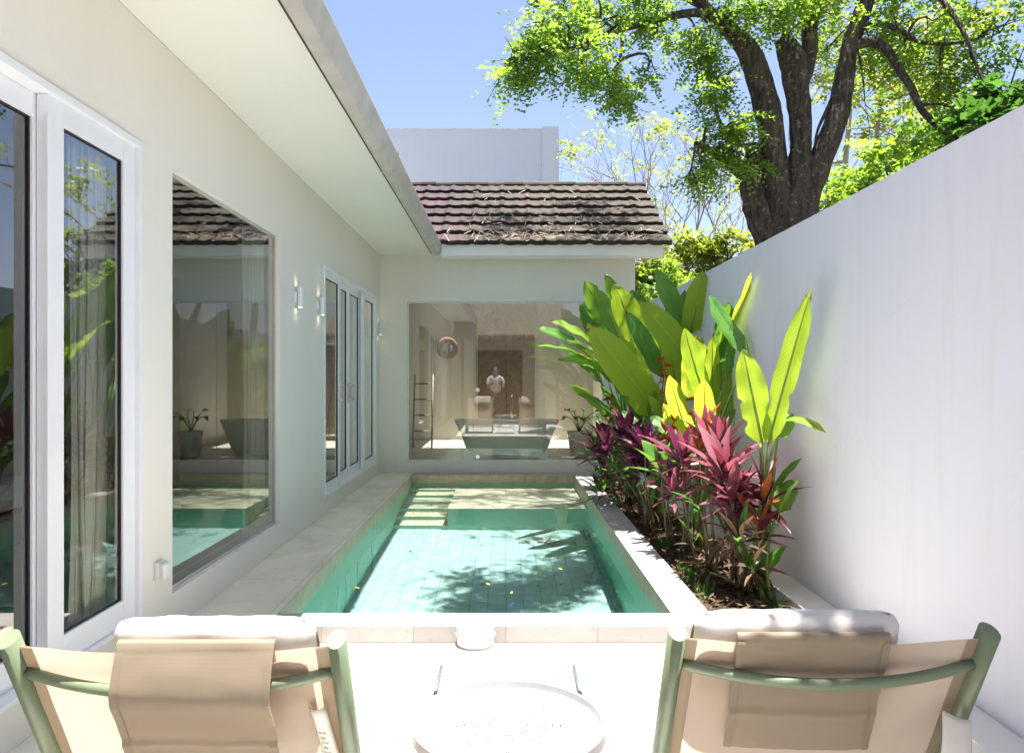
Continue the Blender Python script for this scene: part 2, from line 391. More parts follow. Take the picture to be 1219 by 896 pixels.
M['heli_backlit'] = m_leaf('heliconia_leaf_backlit', (0.18, 0.32, 0.04), (0.28, 0.40, 0.055), (0.40, 0.56, 0.035), (0.58, 0.68, 0.05), 0.55, 0.30, vein=9.0)  # brighter, yellower leaf copy: sun shining through the blade put into the colour
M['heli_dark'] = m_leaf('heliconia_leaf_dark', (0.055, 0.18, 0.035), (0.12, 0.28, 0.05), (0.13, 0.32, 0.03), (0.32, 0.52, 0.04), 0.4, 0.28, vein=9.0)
M['heli_stem'] = simple('heliconia_stem', (0.16, 0.24, 0.06), 0.5, 0.3, 12)
M['bract'] = m_leaf('bract', (0.42, 0.03, 0.015), (0.60, 0.13, 0.02), (0.5, 0.05, 0.01), (0.65, 0.18, 0.02), 0.3)
M['cord_pink'] = m_leaf('cordyline_pink', (0.10, 0.025, 0.042), (0.36, 0.14, 0.18), (0.20, 0.025, 0.055), (0.46, 0.11, 0.15), 0.38, 0.28)
M['cord_purple'] = m_leaf('cordyline_purple', (0.045, 0.012, 0.03), (0.15, 0.03, 0.085), (0.10, 0.01, 0.045), (0.23, 0.03, 0.10), 0.38, 0.28)
M['cord_dark'] = m_leaf('cordyline_dark', (0.035, 0.012, 0.02), (0.12, 0.025, 0.04), (0.10, 0.01, 0.03), (0.22, 0.04, 0.04), 0.35, 0.28)
M['cord_orange'] = m_leaf('cordyline_orange', (0.35, 0.08, 0.03), (0.5, 0.17, 0.05), (0.5, 0.10, 0.03), (0.62, 0.2, 0.05), 0.4, 0.3)
M['cord_green'] = m_leaf('cordyline_green', (0.03, 0.11, 0.03), (0.09, 0.21, 0.04), (0.08, 0.22, 0.02), (0.2, 0.38, 0.04), 0.4, 0.28)
M['dry_leaf'] = m_leaf('dry_leaf', (0.05, 0.032, 0.020), (0.17, 0.105, 0.055), (0.06, 0.035, 0.02), (0.18, 0.10, 0.05), 0.3, 0.7)
M['cane'] = simple('cane', (0.20, 0.17, 0.09), 0.6, 0.4, 25)
M['straw'] = m_leaf('thatch_straw', (0.20, 0.16, 0.11), (0.46, 0.39, 0.29), (0.15, 0.11, 0.08), (0.3, 0.23, 0.16), 0.15, 0.8)

def m_bark(name, c1, c2, c3):
    m, t, N, L = new_mat(name); c = ocoord(t)
    st = scaled(t, c, (1, 1, 0.22))
    vo = nd(t, 'ShaderNodeTexVoronoi'); vo.inputs['Scale'].default_value = 24; L.new(st, vo.inputs['Vector'])
    n = noise(t, st, 16, 6, 0.65, 0.8)
    cc = ramp(t, n, [(0.3, c1), (0.62, c2)])
    lich = ramp(t, noise(t, c, 19, 6, 0.65), [(0.56, 0.0), (0.66, 1.0)])
    cc = mixc(t, mth(t, 'MULTIPLY', lich, 0.55), cc, c3)
    h = mth(t, 'ADD', n, mth(t, 'MULTIPLY', vo.outputs['Distance'], 0.9))
    finish(t, cc, 0.85, 0.2, 0, bump(t, h, 0.9, 0.04)); return m
M['bark'] = m_bark('bark', (0.022, 0.018, 0.016), (0.105, 0.083, 0.066), (0.34, 0.31, 0.27))
M['pale_bark'] = m_bark('pale_bark', (0.30, 0.25, 0.20), (0.45, 0.39, 0.32), (0.55, 0.5, 0.42))
M['twig'] = simple('twig', (0.30, 0.26, 0.22), 0.8, 0.2)

def m_roof():
    m, t, N, L = new_mat('roof_tiles'); c = ocoord(t)
    q = nd(t, 'ShaderNodeSeparateXYZ'); L.new(c, q.inputs[0])
    cb = nd(t, 'ShaderNodeCombineXYZ'); L.new(mth(t, 'FLOOR', mth(t, 'DIVIDE', q.outputs[0], 0.40)), cb.inputs[0]); L.new(mth(t, 'FLOOR', mth(t, 'DIVIDE', q.outputs[2], 0.1886)), cb.inputs[1])
    wn = nd(t, 'ShaderNodeTexWhiteNoise'); L.new(cb.outputs[0], wn.inputs['Vector'])
    cc = ramp(t, mth(t, 'ADD', mth(t, 'MULTIPLY', noise(t, c, 7, 5, 0.6), 0.75), mth(t, 'MULTIPLY', mth(t, 'SUBTRACT', wn.outputs[0], 0.3), 0.45)), [(0.3, (0.028, 0.013, 0.018)), (0.7, (0.060, 0.031, 0.038))])
    dk = ramp(t, noise(t, c, 1.4, 6, 0.7, 0.4), [(0.47, 0.0), (0.62, 1.0)])
    cc = mixc(t, mth(t, 'MULTIPLY', dk, 0.75), cc, (0.022, 0.018, 0.022))
    sx = nd(t, 'ShaderNodeSeparateXYZ'); L.new(c, sx.inputs[0])
    gx = ramp(t, mth(t, 'ADD', mth(t, 'MULTIPLY', sx.outputs[0], 0.22), mth(t, 'MULTIPLY', noise(t, c, 3.0, 6, 0.7), 1.0)), [(0.62, 0.0), (0.92, 1.0)])
    cc = mixc(t, mth(t, 'MULTIPLY', gx, 0.55), cc, (0.045, 0.040, 0.020))
    sp = ramp(t, noise(t, c, 26, 5, 0.7), [(0.63, 0.0), (0.70, 1.0)])
    cc = mixc(t, mth(t, 'MULTIPLY', sp, 0.4), cc, (0.08, 0.073, 0.062))
    finish(t, cc, 0.75, 0.3, 0, bump(t, noise(t, c, 50, 5), 0.3, 0.01)); return m
M['roof'] = m_roof()
def m_soil():
    m, t, N, L = new_mat('soil'); c = ocoord(t)
    cc = ramp(t, noise(t, c, 14, 6, 0.7), [(0.3, (0.035, 0.022, 0.016)), (0.6, (0.11, 0.075, 0.05)), (0.8, (0.2, 0.15, 0.1))])
    finish(t, cc, 0.95, 0.1, 0, bump(t, noise(t, c, 30, 6, 0.7), 0.9, 0.04)); return m
M['soil'] = m_soil()
M['ground'] = simple('ground_earth', (0.12, 0.11, 0.06), 0.95, 0.4, 2.0)
def m_emit(name, col, s):
    m, t, N, L = new_mat(name); o = nd(t, 'ShaderNodeOutputMaterial'); e = nd(t, 'ShaderNodeEmission')
    e.inputs[0].default_value = rgba(col); e.inputs[1].default_value = s; L.new(e.outputs[0], o.inputs[0]); return m
M['lamp'] = m_emit('lamp_light', (1.0, 0.86, 0.62), 6.0)
# ================================================================== SETTING
XW = -1.79            # face of the left wing
YB = 10.51            # face of the back wing
XR = 1.94             # face of the garden wall
PX0, PX1, PY0, PY1 = -1.305, 0.946, 4.24, 10.24     # pool opening
ZD = -0.09            # terrace level
ZW = -0.14            # water level
ZF = ZW - 1.20        # pool floor

g = MB()
for (a, b, c, d) in ((-300, -12, -300, 600), (12, 300, -300, 600), (-12, 12, -300, -8), (-12, 12, 19, 600)):
    g.quad((a, c, -1.6), (b, c, -1.6), (b, d, -1.6), (a, d, -1.6))
g.quad((-12, -8, -1.6), (12, -8, -1.6), (12, 19, -1.6), (-12, 19, -1.6))
g.quad((2.12, -8, -0.12), (12, -8, -0.12), (12, 19, -0.12), (2.12, 19, -0.12))
g.quad((-12, 14.6, -0.12), (2.1, 14.6, -0.12), (2.1, 19, -0.12), (-12, 19, -0.12))
tag(g.build('ground', M['ground']), kind='structure')

# terrace
g = MB(); g.box(-1.03, 1.738, -6.0, 4.008, -0.5, ZD)
tag(g.build('terrace', M['deck'], bevel=0.004), kind='structure')
# walkway along the left wing, one level with the coping
g = MB(); g.box(XW + .002, -1.032, -6.0, 4.010, -0.5, 0.0); g.box(XW + .002, PX0 - .003, 4.010, YB - .002, -0.5, 0.0)
tag(g.build('walkway', M['walkway']), kind='structure')
# pool coping : front, right and back
g = MB(); g.box(PX0 + .001, 1.17, 4.012, PY0 - .003, -0.12, 0.0); g.box(PX1 + .003, 1.17, PY0 - .003, YB - .002, -0.12, 0.0); g.box(PX0 + .001, PX1 + .003, PY1 + .003, YB - .002, -0.12, -.001)
tag(g.build('pool_coping', M['coping']), kind='structure')
# pool basin
BX, BY, BZ = -0.67, 8.54, ZW - 0.12
g = MB()
g.quad((PX0, PY0, ZF), (PX1, PY0, ZF), (PX1, BY + .3, ZF), (PX0, BY + .3, ZF))
fl = tag(g.build('pool_floor', M['pool_floor']), kind='structure')
g = MB()
g.quad((PX0, PY1, ZF), (PX0, PY0, ZF), (PX0, PY0, -.001), (PX0, PY1, -.001))
g.quad((PX1, PY0, ZF), (PX1, PY1, ZF), (PX1, PY1, -.001), (PX1, PY0, -.001))
g.quad((PX0, PY0, ZF), (PX0, PY0, -.001), (PX1, PY0, -.001), (PX1, PY0, ZF))
g.quad((PX1, PY1, ZF), (PX0, PY1, ZF), (PX0, PY1, -.001), (PX1, PY1, -.001))
g.quad((BX, BY, ZF), (PX1, BY, ZF), (PX1, BY, BZ - .03), (BX, BY, BZ - .03))
pw = tag(g.build('pool_walls', M['pool_wall']), kind='structure')
g = MB()
g.box(BX, PX1 - .001, BY - .012, PY1 - .001, BZ - .03, BZ)
g.quad((BX, BY, ZF), (BX, BY, BZ - .03), (BX, PY1, BZ - .03), (BX, PY1, ZF))
pb = tag(g.build('pool_bench', M['pool_bench']), kind='structure')
g = MB()
for k in range(6):
    y1 = PY1 - .28 * k; z = BZ - .004 - .18 * k
    g.quad((PX0, y1 - .28, z), (BX - .002, y1 - .28, z), (BX - .002, y1, z), (PX0, y1, z), 0)
    g.quad((PX0, y1 - .28, z - .18), (BX - .002, y1 - .28, z - .18), (BX - .002, y1 - .28, z), (PX0, y1 - .28, z), 1)
ps = tag(g.build('pool_steps', [M['pool_bench'], M['pool_wall']]), kind='structure')
# water, barely rippled
def wfn(u, v):
    x = PX0 + (PX1 - PX0) * u; y = PY0 + (PY1 - PY0) * v
    return (x, y, ZW + 0.0015 * mnoise.noise(Vector((x * 2.3, y * 2.3, 0.3))) + 0.0004 * mnoise.noise(Vector((x * 7, y * 7, 4.3))))
g = MB(); g.grid(wfn, 70, 180)
wa = tag(g.build('pool_water', M['water'], smooth=True), kind='structure')
wa.cycles.is_caustics_caster = True
for o in (fl, pw, pb, ps): o.cycles.is_caustics_receiver = True

# planter soil
def sfn(u, v):
    x = 1.17 + (1.738 - 1.17) * u; y = 4.2 + (YB - 4.2) * v
    return (x, y, -0.06 + 0.035 * mnoise.noise(Vector((x * 6, y * 6, 1))) + 0.02 * mnoise.noise(Vector((x * 19, y * 19, 5))))
g = MB(); g.grid(sfn, 24, 160); g.box(1.17, 1.738, 4.2, YB, -.4, -.2)
tag(g.build('planting_bed', M['soil'], smooth=True), kind='structure')
g = MB(); g.box(1.172, 1.738, 4.012, 4.2, -.3, -.002)
tag(g.build('kerb', M['coping']), kind='structure')

# ------------------------------------------------------------------ garden wall
gw = thing('garden_wall', 'tall plain white garden wall along the right side of the planting bed', 'wall', (XR, 0, -.5))
g = MB(); g.box(XR, XR + .16, -7.0, 15.0, -.5, 2.37); g.build('wall', M['garden_wall'], gw)
g = MB(); g.box(1.74, XR - .002, -7.0, YB + .1, -.5, 0.0); g.build('footing_ledge', M['ledge'], gw, bevel=.006)

# ------------------------------------------------------------------ villa
villa = thing('villa', 'cream L-shaped pool villa with white eaves and a brown tiled roof', 'house', (XW, YB, 0))
HOLES = [(0.9, 3.62, .165, 2.50), (3.97, 5.86, .19, 2.47), (7.28, 10.17, .165, 2.46)]
g = MB()
wall_cells(g, [-7.0, YB], [-.4, 3.09], HOLES, lambda u, v, t: (t, u, v), XW, XW - .16)
g.build('side_wall', M['villa_wall'], villa)
g = MB()
wall_cells(g, [-7.0, 1.84], [-.4, 3.09], [(-1.40, 1.40, .152, 2.428)], lambda u, v, t: (u, t, v), YB, YB + .16)
g.box(1.68, 1.84, YB + .162, 14.3, -.4, 3.09)
# gable of the back wing
g.add([(1.68, YB + .1, 3.09), (1.84, YB + .1, 3.09), (1.68, 14.2, 3.09), (1.84, 14.2, 3.09), (1.68, 12.2, 4.3), (1.84, 12.2, 4.3)], [(0, 2, 4), (1, 5, 3), (0, 4, 5, 1), (2, 3, 5, 4)])
g.build('end_wall', M['villa_wall'], villa)
# rooms behind the glass
g = MB()
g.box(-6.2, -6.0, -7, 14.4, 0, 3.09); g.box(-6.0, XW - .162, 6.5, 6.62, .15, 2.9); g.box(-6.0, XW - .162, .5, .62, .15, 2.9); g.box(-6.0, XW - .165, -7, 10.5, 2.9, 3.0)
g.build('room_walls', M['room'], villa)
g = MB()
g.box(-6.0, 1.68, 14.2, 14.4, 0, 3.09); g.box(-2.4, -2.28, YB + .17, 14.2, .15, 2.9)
g.box(-6.0, XW - .165, 10.502, 14.2, 2.9, 3.0); g.box(XW - .165, 1.675, YB + .165, 12.5, 2.9, 3.0); g.box(XW - .165, -1.2, 12.5, 14.2, 2.9, 3.0)  # ceiling gap at the back is an added skylight to brighten the bathroom
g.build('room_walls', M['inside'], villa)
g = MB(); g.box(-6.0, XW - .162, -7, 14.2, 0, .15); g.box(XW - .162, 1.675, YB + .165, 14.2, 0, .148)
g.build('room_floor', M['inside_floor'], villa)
# soffit
g = MB(); g.box(XW + .002, -1.035, -7, YB - .002, 3.09, 3.13); g.box(-1.033, 2.2, 10.20, YB - .002, 3.09, 3.13)
g.build('soffit', M['soffit'], villa)
# corrugated tile edge between soffit and gutter
g = MB()
for k in range(4):
    x = -1.034 + k * .008
    g.box(x, x + .0055, -7, 10.2, 3.055 - .006 * k, 3.10)
g.build('tile_edge', simple('tile_edge', (0.075, 0.055, 0.035), 0.8, 0.35, 30), villa)
# gutters: sloped outer faces
def gutter(mb, a, b, side):
    # profile in (out, z)
    pr = [(0, 3.02), (.075, 3.02), (.085, 3.03), (.118, 3.165), (.118, 3.175), (.106, 3.175), (.074, 3.034), (.004, 3.034), (.004, 3.16), (0, 3.16)]
    if side == 'L': P = lambda o, y, z: (-1.0 + o, y, z)
    else: P = lambda o, x, z: (x, 10.25 - o, z)
    n = len(pr); vs = [P(o, a, z) for o, z in pr] + [P(o, b, z) for o, z in pr]
    fs = [(i, (i + 1) % n, n + (i + 1) % n, n + i) for i in range(n)] + [tuple(range(n))[::-1], tuple(range(n, 2 * n))]
    mb.add(vs, fs)
g = MB(); gutter(g, -7, 10.14, 'L')
for yy in (2.2, 6.0):
    pass
gt = g.build('gutter', M['gutter'], villa)
for yy in (1.1, 6.02):
    g = MB(); g.box(-1.002, -.902, yy - .03, yy + .03, 3.014, 3.0195); g.add([(-.918, yy-.03, 3.02), (-.918, yy+.03, 3.02), (-.876, yy+.03, 3.18), (-.876, yy-.03, 3.18), (-.912, yy-.03, 3.02), (-.912, yy+.03, 3.02), (-.870, yy+.03, 3.18), (-.870, yy-.03, 3.18)], [(0,1,2,3),(7,6,5,4),(0,4,5,1),(1,5,6,2),(2,6,7,3),(3,7,4,0)])
    g.build('gutter_joint', M['gutter'], gt)
g = MB(); gutter(g, -.885, 2.16, 'B'); g.build('gutter', M['white_metal'], villa)
g = MB(); g.box(-1.0, 2.2, 10.252, 10.29, 3.0, 3.16); g.build('fascia', M['white_metal'], villa)

# tiled roofs
def tile_roof(mb, x0, x1, s_len, courses, P, period=0.40, dx=0.025):
    """P(x, s, h): x along the eave, s up the slope, h off the slope"""
    nx = int((x1 - x0) / dx)
    ch = s_len / courses
    def prof(x):
        u = (x / period) % 1.0
        return 0.030 * math.exp(-((u - .86) / .10) ** 2) + 0.030 * math.exp(-((u + .14) / .10) ** 2) + 0.016 * math.exp(-((u - .40) / .10) ** 2)
    def scal(x, k):
        u = (x / period) % 1.0
        return -0.028 * math.exp(-((u - .86) / .12) ** 2) - 0.018 * math.exp(-((u - .40) / .12) ** 2) + 0.022 * mnoise.noise(Vector((x * 3.1, k * 5.0, 2)))
    for k in range(courses):
        rows = []
        off = (k % 2) * 0.0
        for i in range(nx + 1):
            x = x0 + (x1 - x0) * i / nx
            h = prof(x + off); s0 = k * ch + scal(x, k); s1 = (k + 1) * ch + .05
            j = 0.013 * mnoise.noise(Vector((math.floor((x + off) / period) * 3.7, k * 2.9, 8)))
            rows.append([P(x, s0 + .002, h - .020 + j), P(x, s0, h + .048 + j), P(x, s0 + .02, h + .052 + j), P(x, (s0 + s1) / 2, h + .026), P(x, s1, h * .6 - .004)])
        vs = [p for r_ in rows for p in r_]; q = 5
        mb.add(vs, [(i*q+j, (i+1)*q+j, (i+1)*q+j+1, i*q+j+1) for i in range(nx) for j in range(q-1)])
SL = math.hypot(2.07, 1.32); cy, cz = 2.07 / SL, 1.32 / SL
g = MB()
tile_roof(g, -1.75, 2.27, SL, 7, lambda x, s, h: (x, 10.085 + cy * s - cz * h, 3.168 + cz * s + cy * h))
g.build('roof', M['roof'], villa, smooth=False)
g = MB()
g.quad((-1.75, 12.2, 4.50), (2.25, 12.2, 4.50), (2.25, 12.6, 4.25), (-1.75, 12.6, 4.25)); g.quad((-1.75, 12.6, 4.25), (-1.2, 12.6, 4.25), (-1.2, 14.6, 3.05), (-1.75, 14.6, 3.05))  # unseen back slope left mostly open, added so sun reaches the bathroom
def rid(x0, x1):
    n = 14
    for i in range(n):
        a = x0 + (x1 - x0) * i / n; b = x0 + (x1 - x0) * (i + 1) / n + .03
        zz = 4.515 + .006 * math.sin(i * 2.3)
        g.tube([(a, 12.2, zz), (b, 12.2, zz + .006)], .055, 10)
rid(-1.75, 2.27)
g.quad((2.24, 10.13, 3.16), (2.24, 12.2, 4.48), (2.24, 14.6, 3.03), (2.24, 12.2, 4.36))
g.build('ridge', M['roof'], villa)
sl2 = 3.4; c2, s2 = .84, .54
g = MB()
tile_roof(g, -7.0, 10.3, sl2, 8, lambda y, s, h: (-1.0 - c2 * s + s2 * h, y, 3.140 + s2 * s + c2 * h), dx=0.075)
g.quad((-3.8, -7, 5.02), (-3.8, 12.2, 5.02), (-7.2, 12.2, 3.1), (-7.2, -7, 3.1))
g.build('roof', M['roof'], villa)

# sliding doors and windows -------------------------------------------------
def door_leaf(y0, y1, z0, z1, xo, sw=.085, tr=.085, brl=.105, handle=None, name='sliding_door'):
    """one leaf in the plane x = xo (outer face), facing +X"""
    g = MB(); d = .045
    g.box(xo - d, xo, y0, y0 + sw, z0, z1); g.box(xo - d, xo, y1 - sw, y1, z0, z1)
    g.box(xo - d, xo, y0 + sw, y1 - sw, z1 - tr, z1); g.box(xo - d, xo, y0 + sw, y1 - sw, z0, z0 + brl)
    fr = g.build(name, M['white_metal'], villa, bevel=.003)
    a, b, c, e = y0 + sw, y1 - sw, z0 + brl, z1 - tr
    g = MB(); k = .007; x_ = xo - .012
    g.box(x_ - .014, x_, a, a + k, c, e); g.box(x_ - .014, x_, b - k, b, c, e); g.box(x_ - .014, x_, a + k, b - k, e - k, e); g.box(x_ - .014, x_, a + k, b - k, c, c + k)
    g.build('gasket', M['black_rubber'], fr)
    g = MB(); xg = xo - .02; g.quad((xg, a + k*.5, c + k*.5), (xg, b - k*.5, c + k*.5), (xg, b - k*.5, e - k*.5), (xg, a + k*.5, e - k*.5))
    g.build('pane', M['glass'], fr)
    if handle:
        hy, hz = handle; g = MB()
        g.box(xo, xo + .008, hy - .025, hy + .025, hz - .12, hz + .12); g.box(xo + .008, xo + .04, hy - .012, hy + .012, hz - .09, hz - .07)
        g.box(xo + .008, xo + .04, hy - .012, hy + .012, hz + .07, hz + .09); g.box(xo + .04, xo + .055, hy - .012, hy + .012, hz - .09, hz + .09)
        g.build('handle', M['chrome'], fr, bevel=.002)
    return fr
def door_frame(y0, y1, z0, z1):
    g = MB(); x0, x1 = XW - .15, XW + .012
    g.box(x0, x1, y0, y0 + .028, z0, z1); g.box(x0, x1, y1 - .028, y1, z0, z1); g.box(x0, x1, y0 + .028, y1 - .028, z1 - .035, z1); g.box(x0, x1, y0 + .028, y1 - .028, z0, z0 + .02)
    return g.build('door_frame', M['white_metal'], villa, bevel=.003)
door_frame(.9, 3.62, .165, 2.50); door_frame(7.28, 10.17, .165, 2.46)
door_leaf(2.906, 3.592, .185, 2.465, XW - .010, .108, .095, .115)
door_leaf(1.98, 2.97, .185, 2.465, XW - .058, .08, .095, .115)
door_leaf(.93, 2.02, .185, 2.465, XW - .112, .08, .095, .115)
y0 = 7.308; st = (10.142 - y0) / 4
door_leaf(y0, y0 + st + .04, .185, 2.425, XW - .012, .075, .075, .1)
door_leaf(y0 + st, y0 + 2*st, .185, 2.425, XW - .066, .075, .075, .1, handle=(y0 + 2*st - .05, 1.17))
door_leaf(y0 + 2*st, y0 + 3*st, .185, 2.425, XW - .066, .075, .075, .1, handle=(y0 + 2*st + .05, 1.17))
door_leaf(y0 + 3*st - .04, y0 + 4*st, .185, 2.425, XW - .012, .075, .075, .1)
# big fixed window
g = MB(); x0, x1 = XW - .11, XW - .035
g.box(x0, x1, 3.972, 3.990, .192, 2.468); g.box(x0, x1, 5.84, 5.858, .192, 2.468); g.box(x0, x1, 3.990, 5.84, 2.45, 2.468); g.box(x0, x1, 3.990, 5.84, .192, .21)
fr = g.build('picture_window', M['gutter'], villa)
g = MB(); xg = XW - .045; g.quad((xg, 3.988, .208), (xg, 5.842, .208), (xg, 5.842, 2.452), (xg, 3.988, 2.452)); g.build('pane', M['glass'], fr)
# frameless glass front of the bathroom : three panels
g = MB(); g.box(-1.398, 1.398, YB + .05, YB + .075, .154, .17); g.box(-1.398, 1.398, YB + .05, YB + .075, 2.41, 2.426); g.box(-1.398, -1.385, YB + .05, YB + .075, .17, 2.41); g.box(1.385, 1.398, YB + .05, YB + .075, .17, 2.41)
gf = g.build('glass_front', M['white_metal'], villa)
seam = simple('glass_seam', (0.45, 0.55, 0.52), 0.2, 0.05)
for (a, b) in ((-1.385, -.469), (-.463, .463), (.469, 1.385)):
    g = MB(); yg = YB + .062; g.quad((a, yg, .17), (b, yg, .17), (b, yg, 2.41), (a, yg, 2.41)); g.build('pane', M['glass_front'], gf)
g = MB(); g.box(-.4685, -.4635, YB + .056, YB + .068, .17, 2.41); g.box(.4635, .4685, YB + .056, YB + .068, .17, 2.41); g.build('seam', seam, gf)
def disc_y(mb, x, y, z, r, d, n=20):
    vs = [(x + r*math.cos(2*math.pi*k/n), y, z + r*math.sin(2*math.pi*k/n)) for k in range(n)] + [(x + r*math.cos(2*math.pi*k/n), y - d, z + r*math.sin(2*math.pi*k/n)) for k in range(n)]
    mb.add(vs, [tuple(range(n)), tuple(range(n, 2*n))[::-1]] + [(k, n+k, n+(k+1) % n, (k+1) % n) for k in range(n)])
g = MB(); disc_y(g, -.40, YB + .06, 1.17, .030, .05); g.build('door_knob', M['chrome'], gf)
g = MB(); disc_y(g, -.40, YB + .06, .22, .03, .02); g.build('patch_fitting', M['chrome'], gf)

# wall lamps (lit) -------------------------------------------------------
lampdesc = ['white up-and-down wall lamp nearest the big window', 'white up-and-down wall lamp beside the far sliding doors', 'white up-and-down wall lamp in the corner past the sliding doors']
for (yy, zz), lb in zip(((6.30, 2.03), (7.06, 2.03), (10.34, 2.03)), lampdesc):
    t_ = thing('wall_lamp', lb, 'wall lamp', (XW, yy, zz), 'lit wall lamps on the side wall')
    g = MB(); g.box(XW, XW + .015, yy - .03, yy + .03, zz - .045, zz + .045); g.build('back_plate', M['white_metal'], t_)
    g = MB(); g.lathe([(.018, -.085), (.023, -.085), (.023, .085), (.018, .085), (.018, .072), (0.001, .072)], (XW + .04, yy, zz), 20)
    g.lathe([(.018, -.085), (.018, -.072), (.001, -.072)], (XW + .04, yy, zz), 20)
    g.build('shade', M['white_metal'], t_, smooth=False)
    for s_ in (-1, 1):
        g = MB(); g.lathe([(.0005, .0745 * s_), (.016, .0745 * s_)], (XW + .04, yy, zz), 16); g.build('bulb', M['lamp'], t_)
# socket box
t_ = thing('socket_box', 'small white weatherproof socket box low on the side wall', 'socket', (XW, 3.80, .36))
g = MB(); g.box(XW, XW + .028, 3.757, 3.843, .315, .405); g.build('back_box', M['white_plastic'], t_, bevel=.006)
g = MB(); g.box(XW + .028, XW + .055, 3.760, 3.840, .318, .398); g.build('lid', M['white_plastic'], t_, bevel=.010)

# far white building behind the roof
fb = thing('building', 'blank white block rising behind the tiled roof', 'building', (-4, 16, -.1))
g = MB(); g.box(-9, .78, 16.0, 20, -.12, 6.70); g.build('wall', M['far_wall'], fb)
g = MB(); g.box(.78, 1.15, 15.96, 20, -.12, 6.76); g.build('pillar', M['far_wall'], fb)
g = MB()
def cap(u, v): return None
for i in range(60):
    a = -9 + 9.78 * i / 60; b = a + 9.78 / 60; h = .02 + .02 * rnd.random()
    g.box(a, b, 15.99, 16.2, 6.70, 6.70 + h)
g.build('coping', M['far_wall'], fb)
# ================================================================== TERRACE OBJECTS
def bez(a, b, c, n):
    a, b, c = Vector(a), Vector(b), Vector(c)
    return [(1-t)**2*a + 2*t*(1-t)*b + t*t*c for t in [i/n for i in range(n+1)]]

